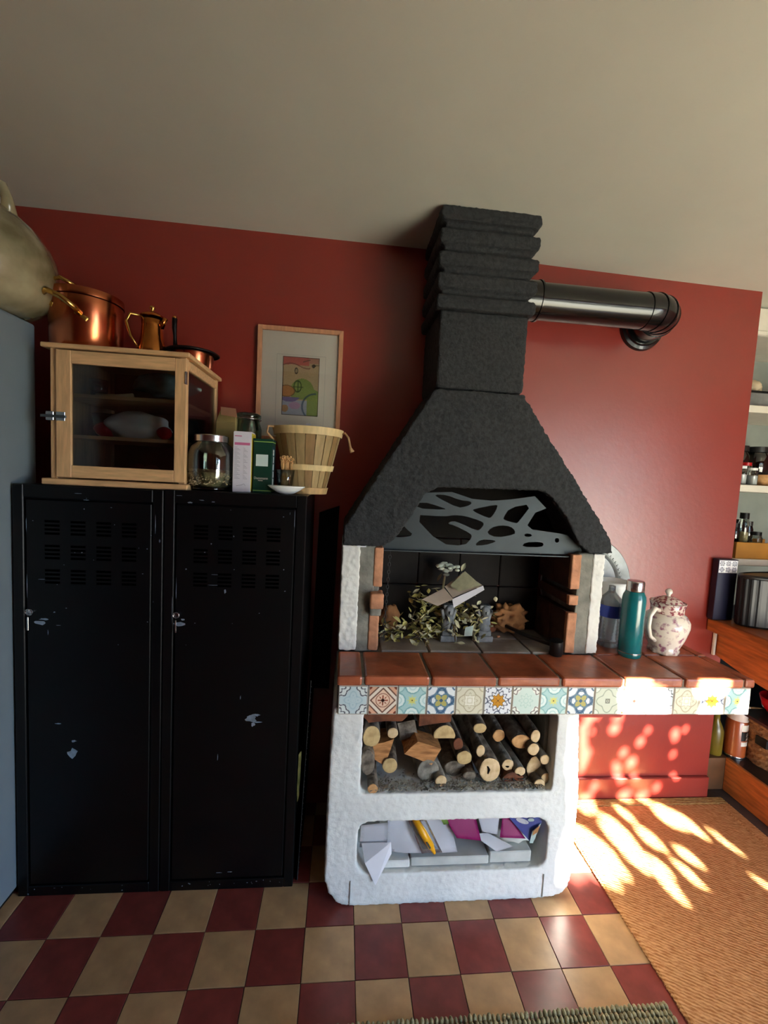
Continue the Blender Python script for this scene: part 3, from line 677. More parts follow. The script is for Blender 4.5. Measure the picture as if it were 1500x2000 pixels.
T1(obj('torn_paper', sheet((1.72, .12, .285), (1.80, .13, .280), (1.83, .092, .222), (1.905, .10, .240), 8, .014, 12, 7), 'paper', smooth=True), 'torn white strip hanging below the magenta paper', 'paper')
T1(obj('magenta_paper', sheet((1.862, .14, .350), (1.895, .14, .345), (1.845, .105, .278), (1.965, .105, .270), 6, .008, 8, 8), 'magenta', smooth=True), 'small magenta paper scrap beside the blue carton', 'paper')
T1(obj('crumpled_paper', lump((1.95, .19, .248), .075, 3, .35, 2.2, 9, (1.5, .8, .55)), 'paper_grey', smooth=True), 'crumpled white wrapping under the blue carton', 'paper')
crt = thing('blue_carton', 'dark blue food carton tilted at the right of the niche', 'carton', (1.98, .14, .25))
bm = NB(); P = [(1.862, .13, .383), (2.015, .13, .386), (2.035, .105, .350), (1.985, .090, .262), (1.985, .30, .262), (1.862, .30, .383), (2.015, .30, .386), (2.035, .30, .350)]
vs = [bm.verts.new(p) for p in P]
for f in ((0, 1, 2, 3), (0, 3, 4, 5), (1, 6, 7, 2), (2, 7, 4, 3), (0, 5, 6, 1), (5, 4, 7, 6)): bm.faces.new([vs[i] for i in f])
obj('carton_body', bm, 'carton_blue', crt)
def disc_on(c, e1, e2, n=14):
    bm = NB(); c, e1, e2 = Vector(c), Vector(e1), Vector(e2); bm.faces.new([bm.verts.new(c+e1*math.cos(2*PI*i/n)+e2*math.sin(2*PI*i/n)) for i in range(n)])
    bmesh.ops.solidify(bm, geom=bm.faces[:], thickness=.0006); return bm
obj('carton_logo', disc_on((1.945, .1085, .352), (.028, -.003, -.010), (.006, -.002, .011)), 'paper', crt); obj('carton_mark', disc_on((1.985, .108, .356), (.014, 0, -.004), (.004, -.002, .010)), 'pale_label', crt)
obj('carton_end', sheet((1.985, .088, .320), (2.030, .100, .348), (1.975, .086, .265), (1.992, .088, .262), 3, .0, 1, 1), 'pale_label', crt); obj('carton_picture', sheet((1.990, .085, .325), (2.022, .094, .342), (1.985, .084, .302), (2.012, .091, .312), 3, 0, 1, 1), 'cut_orange', crt)

# ================================================================ inside the hearth
def andiron(x, y, label):
    t = thing('andiron', label, 'andiron', (x, y, 1.046), 'sphinx andirons in the hearth')
    bm = NB(); obox(bm, (x, y, 1.062), (.085, .07, .032)); obox(bm, (x, y, 1.09), (.068, .055, .03)); o = obj('plinth', bm, 'cast_iron', t, bevel=.004)
    obj('bust', lathe(NB(), [(.034, 0), (.036, .03), (.030, .055), (.020, .068), (.018, .078)], (x, y, 1.10), 16, 1, .8), 'cast_iron', t, smooth=True)
    obj('head', lump((x, y-.004, 1.200), .030, 3, .12, 2.5, 3, (.85, .9, 1.15)), 'cast_iron', t, smooth=True)
    bm = NB()
    for s in (-1, 1): obox(bm, (x+s*.026, y+.004, 1.172), (.016, .03, .075), (0, s*.25, 0))
    obox(bm, (x, y+.01, 1.222), (.058, .045, .02)); obj('headdress', bm, 'cast_iron', t, bevel=.005, seg=2)
    obj('nose', obox(NB(), (x, y-.032, 1.197), (.008, .012, .016)), 'cast_iron', t, bevel=.003)
    obj('fire_bar', B(x-.012, x+.012, y+.03, .65, 1.075, 1.095), 'cast_iron', t)
andiron(1.640, .475, 'left of two grey cast iron bust andirons, leaves hanging over its base')
andiron(1.832, .480, 'right of two grey cast iron bust andirons, beside the hearth tiles')
# dried laurel branches
bm = NB(); prof = [(0, 0), (.25, .30), (.5, .42), (.75, .30), (1.0, 0)]
l1 = [bm.verts.new((x, w*.5, .10*w)) for x, w in prof[1:4]]; l2 = [bm.verts.new((x, -w*.5, .10*w)) for x, w in prof[1:4]]; mid = [bm.verts.new((x, 0, -.03*math.sin(x*PI))) for x, _ in prof]
for k in range(4):
    for side in (l1, l2):
        if k == 0: bm.faces.new((mid[0], mid[1], side[0]))
        elif k == 3: bm.faces.new((mid[3], mid[4], side[2]))
        else: bm.faces.new((mid[k], mid[k+1], side[k], side[k-1]))
leafA = bpy.data.meshes.new('leaf'); bm.to_mesh(leafA); bm.free(); leafB = leafA.copy(); leafA.materials.append(MATS['leaf_dry']); leafB.materials.append(MATS['leaf_pale'])
def branch(pts, label, n, size, seed, spread=.035, pale=.35):
    rr = random.Random(seed); t = thing('dried_branch', label, 'branch', pts[0], 'dried leafy branches in the hearth')
    P = [Vector(p) for p in pts]; obj('twig', tube(NB(), P, [.006*(1-.7*i/len(P)) for i in range(len(P))], 6), 'twig', t)
    for k in range(n):
        u = rr.uniform(.12, 1)*(len(P)-1); i = min(int(u), len(P)-2); p = P[i].lerp(P[i+1], u-i)+Vector((rr.gauss(0, spread), rr.gauss(0, spread*.7), rr.gauss(0, spread)))
        p.z = max(p.z, 1.056)
        o = bpy.data.objects.new('leaf', leafB if rr.random() < pale else leafA); col.objects.link(o); o.parent = t
        o.location = p-P[0]; s = size*rr.uniform(.7, 1.25); o.scale = (s, s, s); o.rotation_euler = (rr.uniform(-.9, .9), rr.uniform(-.9, .9), rr.uniform(-PI, PI))
branch([(1.86, .56, 1.20), (1.66, .52, 1.16), (1.50, .50, 1.14), (1.36, .47, 1.10), (1.29, .44, 1.075)], 'dried laurel branch lying along the hearth towards the left pillar', 115, .046, 1, .030)
branch([(1.88, .58, 1.16), (1.70, .55, 1.18), (1.56, .53, 1.22), (1.44, .52, 1.26)], 'dried laurel branch rising to the upper left of the hearth', 90, .042, 2, .034, .2)
branch([(1.80, .56, 1.12), (1.66, .50, 1.11), (1.54, .47, 1.09), (1.47, .445, 1.07)], 'dried laurel branch spreading low in front of the hearth centre', 100, .046, 3, .032)
branch([(1.60, .56, 1.24), (1.70, .50, 1.18), (1.78, .47, 1.14), (1.84, .46, 1.20)], 'leafy sprig tucked between the two andirons', 60, .042, 4, .030, .5)
branch([(1.66, .44, 1.14), (1.665, .428, 1.10), (1.67, .42, 1.06)], 'pale drooping sprig in front of the left andiron', 14, .042, 5, .016, .9)
branch([(1.76, .46, 1.13), (1.765, .45, 1.09), (1.775, .44, 1.06)], 'pale sprig standing between the andirons', 14, .042, 6, .020, .9)
# open cardboard sleeve on top of the branches
cb = thing('paper_box', 'open white cardboard box with printed leaflet on the branches', 'box', (1.65, .45, 1.22))
obj('box_flap', sheet((1.483, .40, 1.275), (1.561, .385, 1.249), (1.605, .46, 1.320), (1.640, .40, 1.281), 4, .003, 5, 1, .002), 'cardboard', cb)
obj('box_side', sheet((1.645, .40, 1.238), (1.808, .44, 1.322), (1.634, .40, 1.281), (1.800, .44, 1.344), 4, .002, 5, 2, .002), 'paper', cb)
obj('box_back', sheet((1.640, .41, 1.285), (1.800, .45, 1.343), (1.610, .47, 1.325), (1.715, .52, 1.392), 4, .003, 5, 3, .002), 'cardboard', cb)
obj('leaflet', sheet((1.672, .415, 1.316), (1.789, .445, 1.345), (1.632, .45, 1.338), (1.719, .50, 1.402), 4, .004, 6, 4, .001), 'book_page', cb)
obj('flap_slot', obox(NB(), (1.522, .388, 1.258), (.022, .003, .004), (0, .4, 0)), 'black_print', cb)
fl = thing('dried_flowers', 'pale dried flower head above the cardboard box', 'flowers', (1.63, .56, 1.36))
rf = random.Random(9)
for k in range(16):
    c = (1.635+rf.gauss(0, .030), .55+rf.gauss(0, .02), 1.405+rf.gauss(0, .016)); r = rf.uniform(.010, .018)
    obj('petal', lump(c, r, 2, .35, 2.5, k, (1.2, .8, .7)), 'flower_dry', fl, smooth=True)
obj('stem', tube(NB(), [(1.63, .56, 1.36), (1.62, .55, 1.28), (1.64, .54, 1.20)], .006, 6), 'leaf_pale', fl)
for k, (x, z) in enumerate(((1.575, 1.34), (1.70, 1.40), (1.80, 1.30), (1.79, 1.27), (1.60, 1.31))): 
    o = bpy.data.objects.new('leaf', leafB); col.objects.link(o); o.parent = fl; o.location = Vector((x, .50, z))-Vector((1.63, .56, 1.36)); o.scale = (.055,)*3; o.rotation_euler = (.4, -1.1+.3*k, .8*k)
T1(obj('paper_bag', lump((2.01, .60, 1.125), .085, 4, .55, 3.2, 4, (1.1, .55, .85), 1.047), 'kraft', smooth=True), 'crumpled brown paper bag at the right of the hearth', 'paper bag')
T1(obj('paper_bag', lump((1.345, .56, 1.13), .06, 3, .4, 2.1, 8, (.9, .7, 1.1), 1.047), 'kraft', smooth=True), 'brown paper bag behind the branches at the left of the hearth', 'paper bag')
T1(obj('wood_bark_scrap', lump((1.905, .60, 1.075), .04, 3, .5, 2.6, 5, (1.2, .6, .7), 1.047), 'old_wood', smooth=True), 'curled wood shaving beside the right andiron', 'wood scrap')
T1(obj('paper_scrap_green', sheet((1.72, .43, 1.13), (1.76, .43, 1.14), (1.715, .425, 1.085), (1.755, .42, 1.09), 3, .006, 20, 2), 'pale_label'), 'pale green paper scrap between the andirons', 'paper')
T1(obj('chip', obox(NB(), (1.93, .52, 1.052), (.02, .012, .01), (0, 0, .4)), 'brick', bevel=.003), 'small terracotta chip on the hearth tiles', 'chip')
pk = thing('fire_blower', 'black fire blower rod with thick cylindrical end on the worktop', 'fire tool', (2.14, .29, 1.043))
obj('rod', tube(NB(), [(1.94, .645, 1.10), (2.05, .46, 1.085), (2.132, .33, 1.085)], .010, 10), 'black_plastic', pk, smooth=True)
obj('end_cylinder', tube(NB(), [(2.145, .318, 1.045), (2.143, .305, 1.06), (2.136, .300, 1.118)], [.030, .031, .031], 20), 'black_plastic', pk, smooth=True, auto=40)
# chain hanging by the left pillar
ch = thing('hanging_chain', 'thin metal chain hanging inside the left of the hearth', 'chain', (1.315, .40, 1.05))
def link(c, rot):
    pts = [(c[0]+(.006*math.cos(a) if rot else 0), c[1]+(0 if rot else .006*math.cos(a)), c[2]+.011*math.sin(a)) for a in [2*PI*k/8 for k in range(8)]]
    return tube(NB(), pts, .0016, 5, closed=True)
for k in range(24): obj('chain_link', link((1.315-.004*k/24*3, .40, 1.50-.0185*k), k % 2), 'grey_wire', ch)

# ================================================================ lockers
def locker(x0, x1, label, keyx, chips, top):
    t = thing('metal_locker', label, 'locker', ((x0+x1)/2, .42, 0), 'black metal lockers')
    yf, yb = .180, .672
    bm = NB(); box(bm, x0+.001, x1-.001, yf+.022, yb, .0, top); obj('carcass', bm, 'locker_black', t, bevel=.003)
    bm = NB(); fw = .042
    box(bm, x0+.001, x0+fw, yf, yf+.024, 0, top); box(bm, x1-fw, x1-.001, yf, yf+.024, 0, top); box(bm, x0+fw, x1-fw, yf, yf+.024, top-.052, top); box(bm, x0+fw, x1-fw, yf, yf+.024, 0, .045)
    obj('door_frame', bm, 'locker_black', t, bevel=.003)
    d = obj('door', B(x0+fw+.005, x1-fw-.005, yf+.004, yf+.02, .050, top-.058), 'locker_black', t, bevel=.004)
    for r in range(3):
        for c in range(4):
            bm = NB(); cx = x0+.120+c*.0985; cz = top-.150-r*.100
            for s in range(4):
                z = cz-s*.0165
                prism(bm, [(cx, z), (cx+.056, z), (cx+.056, z+.009), (cx, z+.009)], yf+.0030, yf+.006)
            obj('louvre', bm, 'locker_dark', d)
    kz = 1.245
    lk = obj('lock', tube(NB(), [(keyx, yf+.006, kz), (keyx, yf-.004, kz)], .013, 16), 'steel', d)
    obj('key', obox(NB(), (keyx-.002, yf-.012, kz-.045), (.007, .003, .055)), 'steel', lk, bevel=.001)
    obj('key_ring', tube(NB(), [(keyx+.012*math.cos(a), yf-.010, kz+.002+.012*math.sin(a)) for a in [2*PI*k/14 for k in range(14)]], .0016, 6, closed=True), 'steel', lk)
    for k, (cx, cz, w_, h_, sd) in enumerate(chips):
        rr = random.Random(sd); n_ = 11; bm = NB()
        on_frame = cx < x0+fw or cx > x1-fw or cz > top-.055 or cz < .048
        yy = (yf-.0006) if on_frame else (yf+.0032)
        P = [(cx+w_*math.cos(2*PI*i/n_)*rr.uniform(.5, 1.1), cz+h_*math.sin(2*PI*i/n_)*rr.uniform(.5, 1.1)) for i in range(n_)]
        prism(bm, P, yy, yy+.001); obj('paint_chip', bm, 'bare_metal', t if on_frame else d)
    return t
rk = random.Random(21)
chL = [(-.006, .640, .024, .024, 1), (-.002, .693, .011, .006, 2), (-.062, .770, .014, .003, 3), (-.178, 1.35, .001, .05, 4), (-.178, 1.60, .001, .03, 5), (.318, 1.62, .0013, .045, 6), (.335, 1.555, .004, .008, 7), (-.13, 1.20, .032, .011, 8), (-.115, 1.215, .022, .005, 9), (-.075, 1.245, .004, .003, 10), (-.06, 1.19, .012, .001, 12), (.05, 1.71, .014, .002, 13), (.02, 1.735, .02, .0015, 14), (-.10, 1.16, .0015, .012, 15), (-.12, 1.38, .018, .001, 16)]
chR = [(.72, .79, .030, .020, 21), (.742, .807, .018, .008, 22), (.73, .765, .010, .012, 23), (.75, .775, .022, .003, 24), (.585, .615, .002, .016, 25), (.675, .885, .002, .012, 26), (.415, 1.205, .028, .010, 27), (.43, 1.225, .012, .004, 28), (.402, 1.35, .0013, .05, 29), (.388, 1.27, .001, .06, 30), (.455, 1.718, .014, .004, 31), (.50, 1.73, .012, .002, 32), (.41, 1.745, .014, .0013, 33), (.545, 1.725, .008, .003, 34), (.878, 1.66, .0013, .045, 35), (.858, 1.69, .001, .006, 36), (.555, 1.375, .03, .0012, 37), (.565, 1.42, .03, .0012, 38), (.60, 1.35, .006, .010, 39), (.60, .078, .016, .0016, 40), (.65, .080, .012, .0016, 41), (.44, 1.44, .004, .004, 42), (.84, 1.45, .003, .003, 43), (.54, 1.55, .003, .004, 44), (.63, 1.585, .003, .004, 45)]
for k in range(26): chR.append((rk.uniform(.40, .88), rk.choice((rk.uniform(1.1, 1.7), rk.uniform(.02, .04))), rk.uniform(.001, .004), rk.uniform(.001, .003), 60+k)); chL.append((rk.uniform(-.2, .33), rk.choice((rk.uniform(1.1, 1.74), rk.uniform(.01, .04))), rk.uniform(.001, .004), rk.uniform(.001, .003), 160+k))
locker(-.229, .348, 'black metal locker beside the grey fridge, carrying the pine food cabinet', -.165, chL, 1.763)
locker(.350, .927, 'black metal locker nearer the barbecue, with scraped paint patch low on its door', .408, chR, 1.767)

# ================================================================ grey fridge and stoneware jug
fr = thing('refrigerator', 'tall grey-blue refrigerator at the left edge beside the lockers', 'refrigerator', (-.62, 0, 0))
obj('cabinet_body', B(-.98, -.240, -.34, .345, .03, 2.425), 'fridge_grey', fr, bevel=.012, seg=3)
obj('door', B(-.98, -.242, -.405, -.345, .05, 2.42), 'fridge_grey', fr, bevel=.015, seg=3); obj('plinth', B(-.96, -.26, -.33, .33, 0, .03), 'black_plastic', fr)
obj('door_handle', tube(NB(), [(-.30, -.405, 1.0), (-.30, -.44, 1.02), (-.30, -.44, 1.5), (-.30, -.405, 1.52)], .012, 10), 'steel', fr, smooth=True)
jc = (-.370, .21, 2.427)
jug = thing('stoneware_jug', 'large olive glazed stoneware jug on top of the grey fridge', 'jug', jc)
obj('jug_body', lathe(NB(), [(.0, 0), (.135, 0), (.175, .008), (.232, .045), (.255, .10), (.262, .15), (.264, .19), (.257, .23), (.242, .265), (.203, .322), (.148, .370), (.095, .402), (.062, .418), (.0, .419)], jc, 56), 'stoneware', jug, smooth=True)
obj('jug_neck', lathe(NB(), [(.060, .41), (.050, .43), (.050, .47), (.062, .48), (.064, .50), (.05, .505), (.04, .49)], jc, 32), 'stoneware', jug, smooth=True)
obj('jug_handle', tube(NB(), [(jc[0]+.045, jc[1]-.01, jc[2]+.455), (jc[0]+.085, jc[1]-.015, jc[2]+.475), (jc[0]+.118, jc[1]-.02, jc[2]+.455), (jc[0]+.135, jc[1]-.02, jc[2]+.41), (jc[0]+.142, jc[1]-.02, jc[2]+.35)], [.018, .019, .018, .019, .026], 12), 'stoneware', jug, smooth=True)

# ================================================================ pine food cabinet
cab = thing('food_cabinet', 'pine food cabinet with glazed door standing on the left locker', 'cabinet', (.15, .43, 1.765))
zb, zt, yc0, yc1 = 1.766, 2.322, .197, .660
obj('top_board', B(-.127, .437, yc0-.004, yc1, 2.304, zt), 'pine', cab, bevel=.003); obj('bottom_board', B(-.127, .435, yc0-.004, yc1, zb, 1.790), 'pine', cab, bevel=.003)
for x in (-.100, .395):
    for y in (yc0+.012, yc1-.04): obj('corner_post', B(x, x+.026, y, y+.028, 1.790, 2.304), 'pine_v', cab, bevel=.002)
dr = obj('door', B(-.0725, -.016, yc0, yc0+.020, 1.797, 2.298), 'pine_v', cab, bevel=.002)      # left stile
obj('door_stile', B(.380, .425, yc0, yc0+.020, 1.797, 2.298), 'pine_v', dr, bevel=.002)
obj('door_rail', B(-.016, .380, yc0+.0005, yc0+.0195, 2.247, 2.298), 'pine', dr, bevel=.002); obj('door_rail', B(-.016, .380, yc0+.0005, yc0+.0195, 1.797, 1.846), 'pine', dr, bevel=.002)
obj('door_pane', B(-.016, .380, yc0+.010, yc0+.013, 1.846, 2.247), 'cabinet_mesh', dr)
for z0, z1 in ((1.797, 1.84), (2.26, 2.298)): obj('side_rail', B(.402, .421, yc0+.04, yc1-.04, z0, z1), 'pine', cab, bevel=.002)
obj('side_pane', B(.410, .413, yc0+.04, yc1-.04, 1.84, 2.26), 'cabinet_mesh', cab)
obj('side_panel', B(-.098, -.080, yc0+.04, yc1-.04, 1.79, 2.304), 'pine_v', cab); obj('back_panel', B(-.10, .42, yc1-.012, yc1-.004, 1.79, 2.304), 'brown_panel', cab)
for z in (1.957, 2.122): obj('shelf', B(-.075, .398, yc0+.035, yc1-.02, z, z+.014), 'pine', cab)
h = obj('hinge', B(.419, .4265, yc0-.002, yc0+.010, 2.196, 2.247), 'steel', cab, bevel=.001); obj('hinge_pin', tube(NB(), [(.424, yc0-.003, 2.20), (.424, yc0-.003, 2.243)], .003, 8), 'steel', h)
la = obj('latch', B(-.108, -.078, yc0-.006, yc0+.012, 2.020, 2.055), 'steel', cab, bevel=.002); obj('latch_bar', B(-.125, -.030, yc0-.010, yc0-.004, 2.031, 2.042), 'dark_steel', la, bevel=.001); obj('latch_plate', B(-.070, -.036, yc0-.005, yc0, 2.020, 2.055), 'steel', la, bevel=.001)
# food inside the cabinet
T1(obj('folded_cloth', lump((.27, .40, 2.215), .085, 4, .35, 2.0, 2, (1.45, 1, .62), 2.137), 'green_cloth', smooth=True), 'pale green cloth bundle on the top shelf of the pine cabinet', 'cloth')
T1(obj('glass_tumbler', lathe(NB(), [(0, 0), (.03, 0), (.036, .075), (.033, .075), (.028, .004)], (.02, .33, 2.137), 20), 'green_glass', smooth=True), 'small green glass at the left of the cabinet top shelf', 'glass')
T1(obj('wooden_spoon', tube(NB(), [(.04, .27, 2.142), (.12, .26, 2.142), (.19, .26, 2.142)], [.006, .005, .014], 8), 'cut_pale', smooth=True), 'pale wooden spoon lying on the cabinet top shelf', 'spoon')
bag = thing('bread_bag', 'white plastic bread bag with red stripe on the middle cabinet shelf', 'bag', (.16, .36, 1.972))
obj('bag_body', lump((.16, .36, 2.025), .078, 4, .22, 2.0, 6, (1.75, 1, .85), 1.972), 'white_ceramic', bag, smooth=True)
obj('bag_stripe', lump((.045, .345, 2.005), .050, 3, .1, 2.0, 6, (.9, 1.25, .72), 1.974), 'red_plastic', bag, smooth=True); obj('bag_stripe', lump((.285, .345, 2.005), .036, 3, .1, 2.0, 6, (.8, 1.3, .8), 1.974), 'red_plastic', bag, smooth=True)
T1(obj('plastic_tub', lathe(NB(), [(0, 0), (.05, 0), (.068, .11), (.064, .11), (.046, .004)], (-.005, .46, 1.972), 20), 'clear_plastic', smooth=True), 'cloudy plastic tub behind the bread bag', 'tub')
T1(obj('dark_pot', lathe(NB(), [(0, 0), (.05, 0), (.062, .05), (.055, .10), (0, .105)], (.345, .42, 1.972), 20), 'iron', smooth=True), 'dark pot at the right of the middle cabinet shelf', 'pot')
for k, (x, y, r) in enumerate(((.075, .36, .032), (.155, .38, .042), (.225, .36, .040), (.19, .32, .026))):
    T1(obj('onion', lump((x, y, 1.79+r*.93), r, 3, .06, 2, k, (1, 1, .95)), 'eggshell', smooth=True), ['small reddish onion furthest left at the cabinet bottom', 'large reddish onion in the middle of the cabinet bottom', 'large reddish onion at the right of the cabinet bottom', 'small reddish onion lying in front at the cabinet bottom'][k], 'onion', 'onions at the cabinet bottom')

# ================================================================ copper on the cabinet
pc = (-.058, .385, 2.323)
pot = thing('copper_pot', 'large lidded copper stewpot with brass handle on the pine cabinet', 'pot', pc)
obj('pot_body', lathe(NB(), [(0, 0), (.128, 0), (.135, .008), (.137, .212), (.134, .213), (.130, .012), (0, .010)], pc, 48), 'copper', pot, smooth=True, auto=50)
obj('lid', lathe(NB(), [(.1395, .216), (.1405, .224), (.1385, .245), (.125, .249), (0, .254)], pc, 48), 'copper', pot, smooth=True, auto=50)
def rodm(pts, r): return tube(NB(), pts, r, 10)
fx, fy = pc[0]-.015, pc[1]-.137
obj('side_handle', rodm([(fx-.075, fy+.028, 2.50), (fx-.072, fy-.02, 2.512), (fx-.030, fy-.052, 2.52), (fx+.02, fy-.052, 2.50), (fx+.052, fy-.026, 2.475), (fx+.056, fy+.012, 2.462)], [.013, .011, .011, .011, .011, .013]), 'brass', pot, smooth=True)
obj('handle_plate', obox(NB(), (fx+.060, fy+.014, 2.452), (.055, .010, .022), (0, .55, .3)), 'brass', pot, bevel=.006, seg=2); obj('handle_plate', obox(NB(), (fx-.070, fy+.028, 2.50), (.05, .010, .022), (0, .55, -.4)), 'brass', pot, bevel=.006, seg=2)
obj('lid_handle', rodm([(fx-.08, fy+.06, 2.572), (fx-.06, fy+.02, 2.588), (fx-.01, fy-.0, 2.590), (fx+.035, fy+.025, 2.570)], .008), 'brass', pot, smooth=True)
kc = (.205, .40, 2.323)
kj = thing('copper_jug', 'small golden copper jug with lid between the stewpot and the pan', 'jug', kc)
obj('jug_body', lathe(NB(), [(0, 0), (.052, 0), (.060, .02), (.058, .05), (.046, .10), (.042, .15), (.046, .185), (.043, .185), (.038, .15), (0, .02)], kc, 36), 'copper_gold', kj, smooth=True)
lid = obj('lid', lathe(NB(), [(.049, .187), (.049, .193), (.030, .205), (0, .210)], kc, 36), 'copper_gold', kj, smooth=True); obj('lid_knob', lathe(NB(), [(0, .208), (.006, .210), (.006, .218), (.013, .226), (.010, .236), (0, .238)], kc, 16), 'brass', lid, smooth=True)
obj('spout', tube(NB(), [(kc[0]+.035, kc[1], kc[2]+.15), (kc[0]+.062, kc[1]-.01, kc[2]+.186)], [.016, .010], 10), 'copper_gold', kj, smooth=True)
obj('handle', tube(NB(), [(kc[0]-.03, kc[1]-.03, kc[2]+.182), (kc[0]-.072, kc[1]-.045, kc[2]+.186), (kc[0]-.086, kc[1]-.05, kc[2]+.15), (kc[0]-.068, kc[1]-.048, kc[2]+.09), (kc[0]-.040, kc[1]-.045, kc[2]+.045)], [.006, .006, .007, .006, .005], 8), 'brass', kj, smooth=True)
nc = (.345, .50, 2.323)
pn = thing('copper_saucepan', 'shallow copper saucepan under a black lid at the cabinet corner', 'saucepan', nc)
obj('pan_body', lathe(NB(), [(0, 0), (.088, 0), (.092, .008), (.094, .066), (.090, .066), (.088, .01), (0, .008)], nc, 40), 'copper', pn, smooth=True, auto=50)
ld = obj('pan_lid', lathe(NB(), [(.118, .067), (.121, .071), (.110, .078), (0, .086)], nc, 40), 'iron', pn, smooth=True); 
obj('lid_handle', tube(NB(), [(.300, .41, 2.402), (.302, .40, 2.44), (.299, .40, 2.475), (.302, .395, 2.515)], [.009, .007, .010, .011], 10), 'iron', ld, smooth=True); obj('handle_end', lump((.302, .395, 2.516), .010, 2, 0), 'brass', ld, smooth=True)

# ================================================================ things on the right locker
zl = 1.768
jr = thing('seed_jar', 'big glass jar of seeds with silver lid beside the cabinet', 'jar', (.505, .285, zl))
c = (.503, .285, zl)
obj('glass', lathe(NB(), [(0, .004), (.072, .004), (.086, .02), (.096, .07), (.096, .15), (.088, .185), (.066, .208), (.064, .214), (.062, .206), (.084, .182), (.092, .15), (.092, .07), (.082, .022), (.07, .010), (0, .010)], c, 40), 'jar_glass', jr, smooth=True)
obj('jar_base', lathe(NB(), [(0, 0), (.074, 0), (.078, .012), (.070, .016), (0, .014)], c, 36), 'dark_glass', jr, smooth=True)
obj('lid', lathe(NB(), [(.067, .206), (.070, .208), (.070, .232), (.066, .236), (0, .237)], c, 36), 'steel', jr, smooth=True, auto=40)
bm = lathe(NB(), [(0, .012), (.068, .012), (.080, .024), (.088, .062), (.088, .078), (.05, .088), (0, .084)], c, 28)
for k in range(420):
    a = rk.uniform(0, 2*PI); r = math.sqrt(rk.random())*.084; z = .078+rk.uniform(0, .010)
    if k > 220: r = .0885; z = rk.uniform(.025, .082)
    obox(bm, (c[0]+r*math.cos(a), c[1]+r*math.sin(a), c[2]+z), (.012, .005, .003), (rk.uniform(-.6, .6), rk.uniform(-.6, .6), rk.uniform(0, 3)))
sd = obj('seeds', bm, 'seeds', jr); sd['kind'] = 'stuff'
wb = thing('white_tea_box', 'tall white carton with pink print next to the seed jar', 'carton', (.64, .29, zl))
obj('carton_body', B(.602, .678, .252, .330, zl, zl+.255), 'white_card', wb, bevel=.0015)
obj('yellow_side', B(.6782, .6795, .254, .328, zl+.004, zl+.252), 'yellow_card', wb); obj('top_flap', B(.604, .676, .256, .328, zl+.255, zl+.258), 'white_card', wb)
obj('pink_heading', B(.608, .672, .2512, .2518, zl+.200, zl+.211), 'pink_print', wb); obj('pink_title', B(.608, .637, .2512, .2518, zl+.236, zl+.240), 'pink_print', wb)
bm = NB()
for k in range(24):
    z = zl+.190-k*.0058; box(bm, .608, .608+.012+.006*((k*7) % 3), .2513, .2518, z, z+.0016); box(bm, .645, .648+.020*((k*5) % 4)/4, .2513, .2518, z, z+.0016)
obj('printed_table', bm, 'grey_print', wb); obj('printed_sketch', tube(NB(), [(.618, .2515, zl+.026), (.640, .2515, zl+.030), (.650, .2515, zl+.036), (.656, .2515, zl+.028)], .0008, 4), 'grey_print', wb)
gb = thing('green_tea_box', 'dark green tea box with white square label', 'carton', (.725, .30, zl))
obj('box_body', B(.686, .765, .258, .345, zl, zl+.225), 'green_card', gb, bevel=.0015)
for z in (.222, .012): obj('lime_edge', B(.6855, .7655, .2575, .3455, zl+z-.004, zl+z-.0005), 'lime_card', gb)
obj('box_lid', B(.684, .767, .256, .347, zl+.2225, zl+.232), 'green_card', gb, bevel=.001)
obj('white_label', B(.697, .748, .2572, .2579, zl+.115, zl+.165), 'pale_label', gb)
obj('side_panel', B(.7652, .7658, .262, .341, zl+.02, zl+.205), 'green_dark_card', gb)
text('lettering', 'Dammann', 'cream_print', gb, (.720, .2574, zl+.063), .0145); text('lettering_small', 'FRERES', 'cream_print', gb, (.718, .2574, zl+.053), .0065)
bm = NB()
for k in range(5):
    z = zl+.19-k*.032; box(bm, .7659, .7662, .275+.004*(k % 2), .300, z-.026, z); 
obj('side_print', bm, 'pale_label', gb)
# shell dish
sh = NB(); g = []
for j in range(9):
    row = []
    for i in range(37):
        a = 2*PI*i/36; r = .018+.062*j/8; fl_ = 1+.05*math.sin(18*a)*(j/8)
        row.append(sh.verts.new((.833+r*fl_*math.cos(a)*1.0, .235+r*fl_*math.sin(a)*.55, zl+.001+.034*(j/8)**1.5)))
    g.append(row)
for j in range(8):
    for i in range(36): sh.faces.new((g[j][i], g[j][i+1], g[j+1][i+1], g[j+1][i]))
sh.faces.new(g[0][:36]); bmesh.ops.remove_doubles(sh, verts=sh.verts, dist=1e-5); bmesh.ops.solidify(sh, geom=sh.faces[:], thickness=.002)
T1(obj('shell_dish', sh, 'white_ceramic', smooth=True), 'white fluted shell dish at the front edge of the locker', 'dish')
